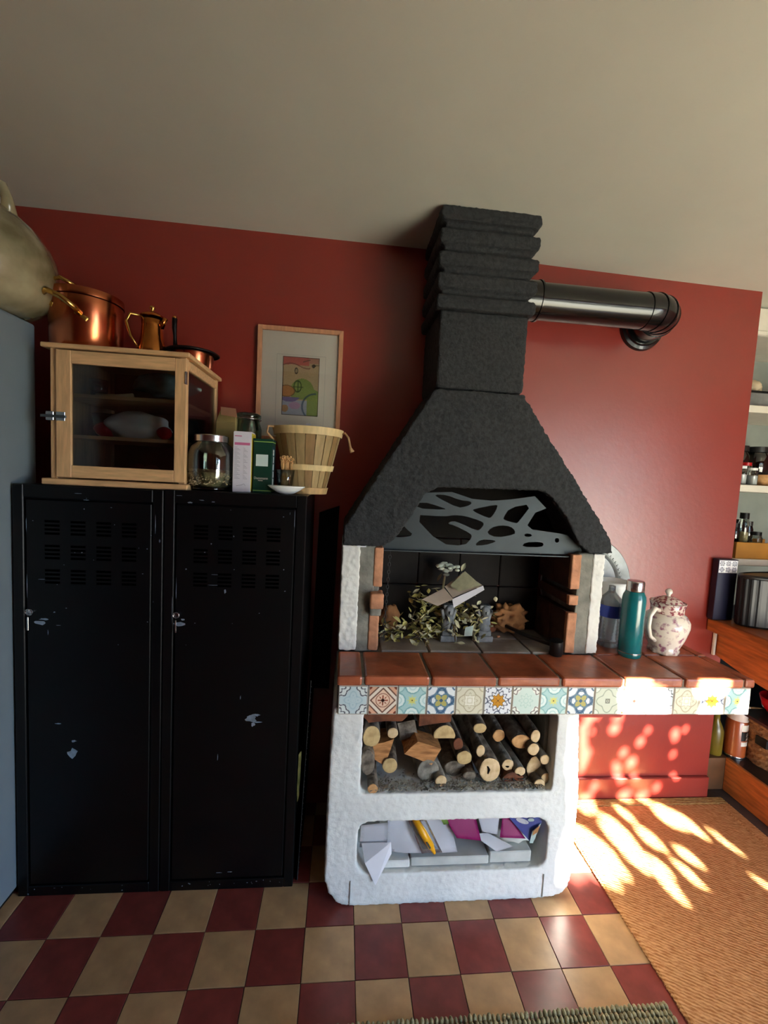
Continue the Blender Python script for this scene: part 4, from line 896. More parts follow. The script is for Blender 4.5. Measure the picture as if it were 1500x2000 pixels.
# glass of wooden picks
gc = (.815, .315, zl)
T1(obj('pick_glass', lathe(NB(), [(0, 0), (.028, 0), (.036, .06), (.042, .105), (.040, .105), (.034, .06), (.026, .006), (0, .006)], gc, 24), 'jar_glass', smooth=True), 'small clear glass holding wooden picks behind the shell dish', 'glass')
bm = tube(NB(), [(0, 0, 0), (0, 0, .130)], .0016, 5); tube(bm, [(-.006, 0, .126), (0, .002, .132), (.006, 0, .136)], .003, 5); obox(bm, (0, 0, .14), (.008, .006, .006), (.3, .4, .2))
pm = bpy.data.meshes.new('wooden_pick'); bm.to_mesh(pm); bm.free(); pm.materials.append(MATS['stirrer'])
for k in range(34):
    a = rk.uniform(0, 2*PI); r = rk.uniform(.002, .022); ti = rk.uniform(.03, .17)
    o = bpy.data.objects.new('wooden_pick', pm); col.objects.link(o); o.location = (gc[0]+r*math.cos(a), gc[1]+r*math.sin(a), gc[2]+.008+rk.uniform(0, .018)); o.rotation_euler = (-ti*math.sin(a), ti*math.cos(a), a)
    tag(o, 'knotted wooden cocktail pick standing in the small clear glass', 'pick', 'wooden picks in the glass')
# wooden bushel basket
bc = (.900, .44, zl)
bk = thing('bushel_basket', 'pale wooden slat basket with rope handles on the right locker', 'basket', bc)
R0, R1, H = .088, .158, .30
for k in range(20):
    a0, a1 = 2*PI*k/20+.012, 2*PI*(k+1)/20-.012; bm = NB(); vs = []
    for r, z in ((R0, .0), (R1, H)):
        for a in (a0, (a0+a1)/2, a1): vs.append(bm.verts.new((bc[0]+r*math.cos(a), bc[1]+r*math.sin(a), bc[2]+z)))
    bm.faces.new((vs[0], vs[1], vs[4], vs[3])); bm.faces.new((vs[1], vs[2], vs[5], vs[4])); bmesh.ops.solidify(bm, geom=bm.faces[:], thickness=.003)
    obj('slat', bm, 'basket_wood' if k % 3 else 'basket_wood_b', bk)
def hoop(z0, z1, m='basket_wood'):
    ra, rb_ = R0+(R1-R0)*z0/H+.003, R0+(R1-R0)*z1/H+.003
    bm = lathe(NB(), [(ra, z0), (ra+.005, z0), (rb_+.005, z1), (rb_, z1), (ra, z0)], bc, 40); return obj('hoop', bm, m, bk, smooth=True, auto=40)
hoop(.268, .302); hoop(.108, .134); hoop(.0, .030, 'basket_wood_b')
obj('basket_base', lathe(NB(), [(0, 0), (R0, 0), (R0, .005), (0, .005)], bc, 32), 'basket_wood_b', bk)
obj('rope_handle', tube(NB(), [(bc[0]+.157, bc[1]-.02, bc[2]+.285), (bc[0]+.172, bc[1]-.03, bc[2]+.292), (bc[0]+.19, bc[1]-.04, bc[2]+.270), (bc[0]+.200, bc[1]-.045, bc[2]+.225), (bc[0]+.210, bc[1]-.05, bc[2]+.205)], [.005, .005, .005, .006, .012], 8), 'rope', bk, smooth=True)
obj('rope_handle', tube(NB(), [(bc[0]-.150, bc[1]-.06, bc[2]+.24), (bc[0]-.178, bc[1]-.08, bc[2]+.27), (bc[0]-.172, bc[1]-.085, bc[2]+.298), (bc[0]-.145, bc[1]-.065, bc[2]+.30)], .005, 8), 'rope', bk, smooth=True)
T1(obj('wicker_scoop', tube(NB(), [(bc[0]-.08, bc[1], bc[2]+.2), (bc[0]-.10, bc[1]-.02, bc[2]+.315)], .006, 8), 'iron', smooth=True), 'dark utensil handle poking out at the left of the basket', 'utensil')
T1(obj('sunglasses_case', lump((bc[0]+.045, bc[1]-.02, bc[2]+.285), .05, 3, .15, 2, 4, (1.2, .6, .6)), 'iron', smooth=True), 'dark brown bundle showing above the basket rim', 'bundle')
T1(obj('paper_slip', sheet((bc[0]-.02, bc[1]-.07, bc[2]+.28), (bc[0]+.02, bc[1]-.07, bc[2]+.28), (bc[0]-.005, bc[1]-.06, bc[2]+.325), (bc[0]+.015, bc[1]-.06, bc[2]+.322), 3, .003, 9, 1), 'paper'), 'white paper slip sticking up from the basket', 'paper')
# jars behind
gj = thing('preserving_jar', 'green glass preserving jar with wire clip behind the white carton', 'jar', (.615, .47, zl)); c = (.615, .47, zl)
obj('glass', lathe(NB(), [(0, 0), (.058, 0), (.062, .01), (.062, .29), (.052, .32), (.052, .335), (.049, .335), (.058, .29), (.058, .01), (0, .006)], c, 32), 'green_glass', gj, smooth=True)
obj('lid', lathe(NB(), [(.056, .338), (.058, .342), (.058, .354), (.045, .362), (0, .364)], c, 32), 'green_glass', gj, smooth=True)
obj('wire_clip', tube(NB(), [(c[0]+.059*math.cos(a), c[1]+.059*math.sin(a), c[2]+.333) for a in [2*PI*k/24 for k in range(24)]], .002, 6, closed=True), 'steel', gj, smooth=True)
obj('preserve', lathe(NB(), [(0, .008), (.056, .01), (.056, .25), (0, .255)], c, 24), 'flower_dry', gj, smooth=True)
kb = thing('kraft_pouch', 'brown paper flour pouch with folded top behind the seed jar', 'pouch', (.552, .45, zl))
bm = NB(); P = [(.485, .40), (.575, .40), (.575, .46), (.485, .46)]
b0 = [bm.verts.new((x, y, zl)) for x, y in P]; b1 = [bm.verts.new((x, y, zl+.31)) for x, y in P]; t0 = [bm.verts.new((x, .43, zl+.375)) for x in (.500, .565)]
for i in range(4): bm.faces.new((b0[i], b0[(i+1) % 4], b1[(i+1) % 4], b1[i]))
bm.faces.new((b1[0], b1[1], t0[1], t0[0])); bm.faces.new((b1[2], b1[3], t0[0], t0[1])); bm.faces.new((b1[1], b1[2], t0[1])); bm.faces.new((b1[3], b1[0], t0[0])); bm.faces.new(b0)
obj('pouch_body', bm, 'pouch_paper', kb, bevel=.003); obj('folded_flap', sheet((.498, .428, zl+.380), (.566, .428, zl+.376), (.512, .385, zl+.338), (.584, .385, zl+.330), 3, .003, 8, 1, .002), 'peach_card', kb)
dj = thing('dark_jar', 'dark glass storage jar standing against the wall behind the pouch', 'jar', (.47, .58, zl)); c = (.50, .60, zl)
obj('glass', lathe(NB(), [(0, 0), (.055, 0), (.055, .26), (.045, .29), (.045, .30), (0, .30)], c, 28), 'dark_glass', dj, smooth=True); obj('lid', lathe(NB(), [(.05, .30), (.052, .33), (0, .335)], c, 28), 'dark_glass', dj, smooth=True); obj('contents', lathe(NB(), [(0, .01), (.05, .01), (.05, .2), (0, .2)], c, 20), 'brown_panel', dj)

# ================================================================ framed drawing on the wall
pf = thing('framed_picture', 'framed abstract pastel drawing in pale wood on the red wall', 'picture', (.825, .68, 2.02))
x0, x1, z0, z1, fw, ya, yb_ = .608, 1.042, 2.024, 2.606, .022, .664, .688
bm = NB()
for P in ([(x0, z0), (x1, z0), (x1-fw, z0+fw), (x0+fw, z0+fw)], [(x1, z0), (x1, z1), (x1-fw, z1-fw), (x1-fw, z0+fw)], [(x1, z1), (x0, z1), (x0+fw, z1-fw), (x1-fw, z1-fw)], [(x0, z1), (x0, z0), (x0+fw, z0+fw), (x0+fw, z1-fw)]):
    obj('frame_side', prism(NB(), P, ya, yb_), 'frame_wood', pf, bevel=.001)
obj('mat_board', B(x0+fw, x1-fw, .679, .686, z0+fw, z1-fw), 'mat_board', pf)
bm = NB(); 
for a in ((.705, .955, 2.470, 2.4712), (.705, .955, 2.104, 2.1052), (.705, .7062, 2.104, 2.471), (.954, .9552, 2.104, 2.471)): box(bm, a[0], a[1], .6782, .6788, a[2], a[3])
obj('mat_crease', bm, 'paper_grey', pf)
def art(U, V):
    C = np.ones(U.shape+(3,))*hexc('#c9b48c'); x, y = U, V*1.6
    C = paint(C, ((y > 1.38) & (x < .72) & (y > 1.30+.1*np.sin(x*6))), '#cf6a62', .9); C = paint(C, ((y > 1.44) & (x >= .7)), '#c98a78', .7)
    C = paint(C, near(y-1.36-.06*np.sin(x*7), .018)*(x < .75), '#6a3a38', .7); C = paint(C, near(y-1.28-.35*x, .018)*(x > .55)*(x < .75), '#4a3a38', .7)
    C = paint(C, (np.hypot((x-.37)*1.8, y-1.22) < .075), '#9a8f74', .8); C = paint(C, near(np.hypot((x-.37)*1.8, y-1.22)-.075, .018), '#33362e'); C = paint(C, ((np.abs(x-.84) < .06*(1.45-y)/.12*2) & (y < 1.42) & (y > 1.32) & (np.abs(x-.84) < (y-1.30)*.7)), '#4a4a3c')
    C = paint(C, near(y-1.40, .012)*(x > .84), '#4a4a3c', .8)
    hill = (np.hypot((x-.55)*1.1, (y-.66)) < .36) | ((x > .5) & (y < .95-.55*(x-.5)) & (y > .5)); C = paint(C, hill & (y > .45), '#8aa85a', .9)
    C = paint(C, near(np.hypot((x-.42)*1.5, y-.80)-.15, .025), '#2f4a2c', .8); C = paint(C, near(x-.43, .018)*(y > .65)*(y < .95), '#2f4a2c', .7); C = paint(C, near(y-.78, .02)*(x > .3)*(x < .58), '#2f4a2c', .6)
    C = paint(C, (np.hypot((x-.12)*.9, (y-.66)*1.3) < .2), '#c98a50', .85); C = paint(C, near(np.hypot((x-.12)*.9, (y-.66)*1.3)-.2, .02), '#6a5238', .7)
    C = paint(C, ((y < .50) & (np.hypot((x-.2)*.8, y-.62) < .26)), '#7a74b0', .9); C = paint(C, ((y < .42) & (np.hypot((x-.2)*.8, y-.62) >= .26)), '#a9bcd8', .8)
    C = paint(C, (np.hypot(x-.35, (y-.27)*1.6) < .16), '#c99ac0', .7); C = paint(C, (np.hypot((x-.08), y-.18) < .10), '#cf9a60', .8); C = paint(C, ((x > .68) & (y < .56)), '#93ab5a', .9); C = paint(C, near(np.hypot((x-.92)*1.0, y-.26)-.36, .03)*(x < .93), '#3f5f7a', .8)
    n_ = np.random.RandomState(1).normal(0, .012, U.shape)[..., None]; C = C+n_
    e = (U < .02) | (U > .98) | (V < .012) | (V > .988); return paint(C, e, '#4a4236', .8)
grid_print('drawing', (.737, .6778, 2.162), (.187, 0, 0), (0, 0, .299), 64, 100, art, 'art_print', pf)
obj('glazing', B(x0+fw, x1-fw, .6700, .6715, z0+fw, z1-fw), 'pane_glass', pf)

# ================================================================ things on the worktop, right of the fire
zw = 1.043
tr = thing('pewter_tray', 'round grey metal tray with fluted rim leaning on the red wall', 'tray', (2.46, .66, 1.07))
def disc_prof(prof, c, tilt, seg=72):
    bm = lathe(NB(), prof, (0, 0, 0), seg); bm.transform(Matrix.Translation(Vector(c)) @ Matrix.Rotation(PI/2+tilt, 4, 'X')); return bm
tc_ = (2.46, .650, 1.325)
obj('tray_dish', disc_prof([(0, .004), (.185, .004), (.196, .012), (.205, .016), (.262, .018), (.267, .012), (.262, .012), (.2, .008), (.185, -.002), (0, -.002)], tc_, -.06), 'pewter', tr, smooth=True, auto=30)
bm = NB()
for k in range(60):
    a = 2*PI*k/60; obox(bm, (.210*math.cos(a), .210*math.sin(a), .018), (.010, .010, .006), (0, 0, a))
bm.transform(Matrix.Translation(Vector(tc_)) @ Matrix.Rotation(PI/2-.06, 4, 'X')); obj('beaded_ring', bm, 'pewter', tr)
bd = thing('chopping_board', 'pale wooden board with hanging hole behind the right pillar', 'board', (2.375, .60, zw))
obj('board_body', holed(rounded(2.30, 2.425, zw, 1.515, .045), [[(2.405+.009*math.cos(k*PI/5), 1.475+.012*math.sin(k*PI/5)) for k in range(10)]], .585, .603), 'cut_orange', bd)
T1(obj('white_beaker', lathe(NB(), [(0, 0), (.058, 0), (.064, .01), (.086, .30), (.088, .325), (.084, .325), (.080, .30), (.06, .012), (0, .01)], (2.565, .545, zw), 36), 'white_ceramic', smooth=True), 'tall white plastic beaker behind the water bottle', 'beaker')
wbx = (2.497, .450, zw)
wt = thing('water_bottle', 'clear plastic water bottle with blue label beside the pillar', 'bottle', wbx)
pr = [(0, .006), (.030, .004), (.048, .0), (.055, .012)]
for k in range(7): pr += [(.059, .018+k*.020), (.055, .028+k*.020)]
pr += [(.059, .158), (.060, .225), (.058, .235), (.050, .252), (.032, .272), (.018, .288), (.015, .305)]
obj('bottle_body', lathe(NB(), pr, wbx, 32), 'clear_plastic', wt, smooth=True); obj('label', lathe(NB(), [(.0605, .160), (.0605, .222)], wbx, 32), 'label_blue', wt, smooth=True); obj('label_white', lathe(NB(), [(.061, .188), (.061, .205)], wbx, 32), 'label_blue', wt, smooth=True)
obj('cap', lathe(NB(), [(.0165, .300), (.0165, .318), (0, .319)], wbx, 20), 'clear_plastic', wt, smooth=True)
tbx = (2.528, .318, zw)
tb = thing('thermos_flask', 'glossy teal metal flask with chrome cap on the worktop', 'flask', tbx)
obj('flask_body', lathe(NB(), [(0, 0), (.050, 0), (.053, .004), (.0535, .02), (.0525, .022), (.0535, .024), (.0535, .285), (.050, .305), (.043, .320), (.041, .326), (0, .326)], tbx, 40), 'teal_paint', tb, smooth=True, auto=50)
obj('flask_ring', lathe(NB(), [(.0538, .021), (.0542, .023), (.0538, .025)], tbx, 40), 'steel', tb, smooth=True)
obj('cap', lathe(NB(), [(.040, .327), (.0415, .330), (.0405, .372), (.037, .377), (0, .378)], tbx, 36), 'steel', tb, smooth=True, auto=40)
# teapot with plum transfer print
m = mat('transfer_ware', '#e6ddd0', 0.15, var=0.0, vs=34, h2='#a06a80', lo=.52, hi=.66, coat=.4, detail=8)
m = mat('transfer_rim', '#dccabe', 0.15, var=0.0, vs=60, h2='#8a4550', lo=.46, hi=.56, coat=.4, detail=6)
tp = (2.752, .372, zw)
tt = thing('china_teapot', 'white china teapot with plum floral print at the worktop corner', 'teapot', tp)
obj('teapot_body', lathe(NB(), [(0, 0), (.062, 0), (.070, .008), (.070, .020), (.066, .024), (.092, .085), (.107, .140), (.106, .170), (.088, .198), (.072, .208)], tp, 48), 'transfer_ware', tt, smooth=True)
obj('teapot_foot', lathe(NB(), [(0, 0), (.066, 0), (.0735, .006), (.0735, .018), (.066, .023), (0, .023)], tp, 8, rot=.3), 'porcelain', tt)
obj('collar', lathe(NB(), [(.072, .207), (.077, .214), (.076, .236), (.083, .262), (.080, .264), (.072, .24), (.068, .21)], tp, 48), 'transfer_rim', tt, smooth=True)
li = obj('lid', lathe(NB(), [(.076, .256), (.074, .264), (.050, .280), (.022, .290), (0, .292)], tp, 40), 'transfer_rim', tt, smooth=True); obj('lid_knob', lathe(NB(), [(.010, .288), (.009, .298), (.017, .310), (.015, .322), (.006, .330), (0, .331)], tp, 20), 'porcelain', li, smooth=True)
obj('handle', tube(NB(), [(tp[0]-.070, tp[1]-.030, tp[2]+.225), (tp[0]-.108, tp[1]-.050, tp[2]+.238), (tp[0]-.136, tp[1]-.060, tp[2]+.205), (tp[0]-.140, tp[1]-.062, tp[2]+.150), (tp[0]-.122, tp[1]-.056, tp[2]+.100), (tp[0]-.082, tp[1]-.036, tp[2]+.072)], [.012, .013, .011, .010, .010, .011], 12), 'porcelain', tt, smooth=True)
obj('spout', tube(NB(), [(tp[0]+.070, tp[1]+.045, tp[2]+.10), (tp[0]+.108, tp[1]+.065, tp[2]+.150), (tp[0]+.118, tp[1]+.075, tp[2]+.205), (tp[0]+.125, tp[1]+.085, tp[2]+.250)], [.034, .026, .018, .014], 16), 'transfer_ware', tt, smooth=True)
T1(obj('small_glass', lathe(NB(), [(0, 0), (.024, 0), (.03, .20), (.028, .20), (.022, .006), (0, .006)], (2.625, .46, zw), 24), 'jar_glass', smooth=True), 'narrow clear glass between the flask and the teapot', 'glass')

# ================================================================ wooden kitchen unit on the right
un = thing('kitchen_unit', 'orange wooden kitchen unit with open shelf at the right edge', 'kitchen unit', (3.75, .45, 0))
obj('countertop', B(3.278, 4.15, +.18, .688, 1.052, 1.130), 'counter_wood', un, bevel=.010, seg=2)
obj('countertop_edge', B(3.272, 3.282, +.18, .686, 1.056, 1.126), 'orange_wood', un, bevel=.004)
# curved apron below the counter
bm = NB(); N = 14; fa = []; 
for i in range(N+1):
    y = .680-.50*i/N; zlow = .905-.060*math.sin(min(1, i/12)*PI/2)
    fa.append([bm.verts.new((x, y, z)) for x, z in ((3.345, 1.034), (3.375, 1.034), (3.375, zlow), (3.345, zlow))])
for a, b in zip(fa, fa[1:]):
    for k in range(4): bm.faces.new((a[k], a[(k+1) % 4], b[(k+1) % 4], b[k]))
bm.faces.new(fa[0]); bm.faces.new(fa[-1]); obj('apron', bm, 'orange_wood', un)
obj('side_notch', B(3.318, 3.332, .668, .686, .905, 1.040), 'white_plaster', un, bevel=.003)
obj('dark_back', B(4.10, 4.14, .18, 1.28, .0, 1.05), 'black_plastic', un); obj('rear_board', B(3.40, 4.10, 1.24, 1.28, .0, 1.05), 'black_plastic', un)
obj('shelf_board', B(3.575, 4.10, .18, .98, .195, .212), 'black_plastic', un)
obj('plinth', B(3.555, 3.580, .18, .742, .0, .212), 'orange_wood', un, bevel=.003)
obj('end_panel', B(3.395, 3.556, .742, .76, .0, .195), 'brown_panel', un); obj('end_shelf', B(3.395, 3.575, .742, 1.24, .195, .208), 'brown_panel', un)
# on the counter
cl = thing('tile_calendar', 'dark navy folded card with white tile pattern on its top, against the wall corner', 'card', (3.33, .66, 1.131))
obj('card_body', B(3.262, 3.386, .640, .682, 1.131, 1.490), 'navy_card', cl, bevel=.002)
def tiles6(U, V):
    x, y = (U*3) % 1*2-1, (V*2) % 1*2-1; r = np.hypot(x, y); th = np.arctan2(y, x); k = (np.floor(U*3)+2*np.floor(V*2))
    C = np.ones(U.shape+(3,))*hexc('#cfd2da'); C = paint(C, near(r-.55-.2*np.cos((4+k)*th), .16), '#3a3f5a'); C = paint(C, (np.maximum(np.abs(x), np.abs(y)) > .9), '#ffffff'); return paint(C, r < .15, '#3a3f5a')
grid_print('tile_pattern', (3.266, .6394, 1.412), (.116, 0, 0), (0, 0, .072), 54, 36, tiles6, 'art_print', cl)
bn = thing('bread_bin', 'black ribbed drum bin on the wooden counter', 'bin', (3.66, .60, 1.131)); bc2 = (3.638, .56, 1.131)
bm = NB(); seg = 120; pr2 = [(0, 0), (.292, 0), (.300, .01), (.306, .27), (.300, .285), (.25, .288), (0, .290)]
rings = []
for r, z in pr2:
    rings.append([bm.verts.new((bc2[0]+(r*(1+(.012 if (k % 4) < 2 else 0)*(0.005 < z < .28)))*math.cos(2*PI*k/seg), bc2[1]+(r*(1+(.012 if (k % 4) < 2 else 0)*(0.005 < z < .28)))*math.sin(2*PI*k/seg)*.36, bc2[2]+z)) for k in range(seg)] if r else [bm.verts.new((bc2[0], bc2[1], bc2[2]+z))])
for a, b in zip(rings, rings[1:]):
    for k in range(seg):
        k2 = (k+1) % seg
        if len(a) == 1: bm.faces.new((a[0], b[k], b[k2]))
        elif len(b) == 1: bm.faces.new((a[k], a[k2], b[0]))
        else: bm.faces.new((a[k], a[k2], b[k2], b[k]))
obj('bin_body', bm, 'black_plastic', bn)
obj('bin_lid_rim', lathe(NB(), [(.306, .272), (.312, .276), (.312, .286), (.28, .292)], bc2, 60, 1, .36), 'black_plastic', bn, smooth=True)
# on the low shelf
sc_ = (3.640, .775, .213)
spc = thing('spray_can', 'orange brown spray can with pale cap on the low shelf', 'spray can', sc_)
obj('can_body', lathe(NB(), [(0, .004), (.052, .0), (.058, .006), (.058, .225), (.048, .245), (0, .246)], sc_, 36), 'spray_orange', spc, smooth=True, auto=40); obj('can_foot', lathe(NB(), [(.0585, 0), (.060, .004), (.0585, .010)], sc_, 36), 'steel', spc, smooth=True)
obj('cap', lathe(NB(), [(.052, .238), (.057, .240), (.056, .325), (.05, .335), (0, .336)], sc_, 36), 'spray_cap', spc, smooth=True, auto=40)
def band(z0, z1, a0, a1, mname, nm, rr_=.0588):
    bm = NB(); n_ = 10; lo_, hi_ = [], []
    for i in range(n_+1):
        a = math.radians(a0+(a1-a0)*i/n_); lo_.append(bm.verts.new((sc_[0]+rr_*math.cos(a), sc_[1]+rr_*math.sin(a), sc_[2]+z0))); hi_.append(bm.verts.new((sc_[0]+rr_*math.cos(a), sc_[1]+rr_*math.sin(a), sc_[2]+z1)))
    for i in range(n_): bm.faces.new((lo_[i], lo_[i+1], hi_[i+1], hi_[i]))
    return obj(nm, bm, mname, spc, smooth=True)
band(.182, .222, -110, -20, 'cream_print', 'label_top'); band(.120, .178, -108, -20, 'black_print', 'label_black'); band(.085, .112, -106, -20, 'cream_print', 'label_small')
ca = math.radians(-62); tl = (sc_[0]+.0600*math.cos(ca), sc_[1]+.0600*math.sin(ca), 0)
text('lettering', 'LA V', 'cream_print', spc, (tl[0], tl[1], sc_[2]+.160), .030, (PI/2, 0, ca+PI/2)); text('lettering', 'ARTI', 'cream_print', spc, (tl[0], tl[1], sc_[2]+.134), .026, (PI/2, 0, ca+PI/2))
oc = (3.520, .80, .209)
ob = thing('oil_bottle', 'yellow oil bottle behind the spray can', 'bottle', oc)
obj('bottle_body', lathe(NB(), [(0, 0), (.042, 0), (.045, .01), (.045, .15), (.036, .18), (.018, .22), (.016, .27), (0, .27)], oc, 28), 'oil_yellow', ob, smooth=True); obj('cap', lathe(NB(), [(.018, .27), (.018, .30), (0, .30)], oc, 20), 'yellow_plastic', ob, smooth=True)
T1(obj('clear_bottle', lathe(NB(), [(0, 0), (.024, 0), (.026, .01), (.026, .19), (.012, .23), (.012, .27), (0, .27)], (3.455, .80, .209), 20), 'jar_glass', smooth=True), 'slim clear bottle next to the yellow oil bottle by the wall end', 'bottle')
wkc = (3.80, .68, .213)
wk = thing('wicker_basket', 'brown wicker basket on the low shelf at the right edge', 'basket', wkc)
bm = NB(); rows = 14; seg = 44; rings = []
for j in range(rows+1):
    z = .26*j/rows; rings.append([bm.verts.new((wkc[0]+(.115+.02*j/rows+(.004 if (k//2+j) % 2 else -.002))*math.cos(2*PI*k/seg), wkc[1]+(.15+.02*j/rows+(.004 if (k//2+j) % 2 else -.002))*math.sin(2*PI*k/seg), wkc[2]+z)) for k in range(seg)])
for a, b in zip(rings, rings[1:]):
    for k in range(seg): bm.faces.new((a[k], a[(k+1) % seg], b[(k+1) % seg], b[k]))
bm.faces.new(rings[0]); obj('woven_side', bm, 'wicker', wk); obj('rim', tube(NB(), [(wkc[0]+.138*math.cos(2*PI*k/32), wkc[1]+.173*math.sin(2*PI*k/32), wkc[2]+.262) for k in range(32)], .010, 8, closed=True), 'wicker', wk, smooth=True)
obj('handle_hole', obox(NB(), (wkc[0]-.132, wkc[1]-.05, wkc[2]+.17), (.02, .07, .05)), 'black_plastic', wk)
# red object and bundle on the upper part of the open shelf
obj('middle_shelf', B(3.45, 4.10, .18, .60, .595, .610), 'black_plastic', un)
T1(obj('red_bowl', lathe(NB(), [(0, 0), (.05, 0), (.09, .05), (.105, .11), (.10, .11), (.085, .05), (.045, .006), (0, .006)], (3.62, .50, .611), 32), 'red_plastic', smooth=True), 'glossy red bowl inside the dark open part of the unit', 'bowl')
T1(obj('grey_bag', lump((3.66, .50, .78), .09, 3, .4, 2.2, 3, (1, 1, .9)), 'iron', smooth=True), 'dark plastic bag heaped above the red bowl', 'bag')

# ================================================================ pantry shelves beyond the wall end
for k, (z, lab) in enumerate(((2.405, 'upper white pantry shelf carrying a dark tray and glass dish'), (1.912, 'middle white pantry shelf carrying jars'), (1.440, 'lowest white pantry shelf carrying the mustard box'))):
    T1(obj('pantry_shelf', B(3.395, 5.29, .86, 1.298, z-.022, z+.022), 'white_shelf', bevel=.003), lab, 'shelf', 'white pantry shelves')
hd = thing('pantry_header', 'white panelled header above the pantry shelves', 'cupboard', (3.9, .9, 2.82))
obj('header_panel', B(3.395, 5.29, .84, .90, 2.86, 3.00), 'white_shelf', hd, bevel=.003); obj('header_moulding', B(3.395, 5.29, .825, .845, 2.835, 2.865), 'white_shelf', hd, bevel=.006); obj('header_floor', B(3.395, 5.29, .845, 1.298, 2.835, 2.86), 'white_shelf', hd)
wtr = thing('metal_tray', 'dark rimmed glass tray on the upper pantry shelf', 'tray', (3.85, 1.02, 2.43))
obj('tray_side', B(3.58, 4.2, .93, 1.18, 2.430, 2.52), 'pewter', wtr); obj('tray_rim', B(3.57, 4.21, .92, 1.19, 2.520, 2.532), 'iron', wtr); obj('tray_foot', B(3.57, 4.21, .92, 1.19, 2.4275, 2.436), 'iron', wtr)
for k, x in enumerate((3.70, 3.76, 3.72)): T1(obj('garlic_bulb', lump((x, 1.0+.05*k, 2.575+.02*(k == 2)), .045, 3, .2, 2.5, k, (1, 1, .9)), 'skin_garlic', smooth=True), ['garlic bulb at the left on the dark rimmed tray', 'garlic bulb at the right on the dark rimmed tray', 'garlic bulb at the back on the dark rimmed tray'][k], 'garlic', 'garlic bulbs on the tray')
def jar(x, y, z, r, h_, m, lidm, label, fill=None):
    t = thing('pantry_jar', label, 'jar', (x, y, z), 'jars on the pantry shelves')
    obj('glass', lathe(NB(), [(0, .0), (r, 0), (r, h_*.75), (r*.8, h_*.85), (r*.8, h_*.88), (0, h_*.88)], (x, y, z), 20), m, t, smooth=True); obj('lid', lathe(NB(), [(r*.85, h_*.86), (r*.85, h_), (0, h_)], (x, y, z), 20), lidm, t, smooth=True, auto=40)
    if fill: obj('contents', lathe(NB(), [(0, .004), (r*.92, .004), (r*.92, h_*.55), (0, h_*.55)], (x, y, z), 18), fill, t)
z2, z3 = 1.935, 1.463
jar(3.625, .93, z2, .028, .12, 'jar_glass', 'white_ceramic', 'slim white-lidded jar first on the middle pantry shelf', 'white_card')
jar(3.690, .92, z2, .030, .11, 'jar_glass', 'white_ceramic', 'white spice jar second on the middle pantry shelf', 'white_card')
jar(3.735, 1.02, z2, .040, .15, 'jar_glass', 'red_plastic', 'jar with red lid on the middle pantry shelf', 'wicker')
jar(3.78, 1.14, z2, .075, .27, 'dark_glass', 'black_plastic', 'large dark jar at the back of the middle pantry shelf', 'iron')
jar(3.93, 1.14, z2, .075, .27, 'dark_glass', 'black_plastic', 'second large dark jar further right on the middle pantry shelf', 'iron')
T1(obj('wooden_bowl', lathe(NB(), [(0, 0), (.04, 0), (.07, .04), (.075, .07), (.07, .07), (0, .02)], (3.80, .95, z2), 28), 'cut_orange', smooth=True), 'round wooden bowl at the front of the middle pantry shelf', 'bowl')
mb = thing('mustard_tray', 'mustard yellow wooden tray on the lowest pantry shelf holding bottles', 'tray', (3.76, .98, z3))
obj('tray_front', B(3.585, 4.05, .868, .884, z3, z3+.105), 'mustard_box', mb, bevel=.002); obj('tray_side', B(3.585, 3.600, .884, 1.12, z3, z3+.105), 'mustard_box', mb, bevel=.002); obj('tray_back', B(3.585, 4.05, 1.12, 1.136, z3, z3+.105), 'mustard_box', mb, bevel=.002); obj('tray_floor', B(3.60, 4.05, .884, 1.12, z3, z3+.010), 'mustard_box', mb)
zb3 = z3+.011
jar(3.640, .95, zb3, .026, .21, 'dark_glass', 'iron', 'dark bottle first in the mustard tray', 'oil_yellow')
jar(3.700, .95, zb3, .030, .28, 'jar_glass', 'iron', 'tall clear bottle with dark stopper in the mustard tray', 'seeds')
jar(3.755, 1.04, zb3, .034, .23, 'dark_glass', 'black_plastic', 'dark lidded jar behind the tall clear bottle', 'iron')
jar(3.775, .93, zb3, .036, .16, 'jar_glass', 'iron', 'short clear jar at the right of the mustard tray', 'seeds')
jar(3.83, 1.05, zb3, .034, .22, 'dark_glass', 'black_plastic', 'dark jar furthest right in the mustard tray', 'iron')

# ================================================================ rugs
rg = thing('jute_rug', 'large tan jute rug with woven border in front of the wooden unit', 'rug', (2.92, -.7, 0))
obj('rug_field', B(2.374, 3.405, -2.2, .605, .0006, .012), 'jute', rg, bevel=.004); obj('rug_border', B(2.374, 3.47, .605, .660, .0006, .014), 'jute_border', rg, bevel=.004); obj('rug_border', B(3.405, 3.47, -2.2, .605, .0006, .014), 'jute', rg, bevel=.004)
bm = NB(); rr = random.Random(8)
for k in range(700):
    y = -.75+1.4*k/700; obox(bm, (2.372+rr.uniform(-.004, .002), y, .007), (.010, .003, .004), (0, rr.uniform(-.3, .3), rr.uniform(-.8, .8)))
fr_ = obj('rug_fringe', bm, 'jute', rg); fr_['kind'] = 'stuff'
wr = thing('knotted_rug', 'thick greenish knotted wool rug at the bottom edge', 'rug', (1.7, -.9, 0))
obj('rug_base', B(1.0, 2.325, -1.5, -.36, .0006, .015), 'green_wool', wr, bevel=.006)
kb_ = NB(); bmesh.ops.create_icosphere(kb_, subdivisions=2, radius=1.0); kv = [v.co.copy() for v in kb_.verts]; kf = [[v.index for v in f.verts] for f in kb_.faces]; kb_.free()
V, F = [], []
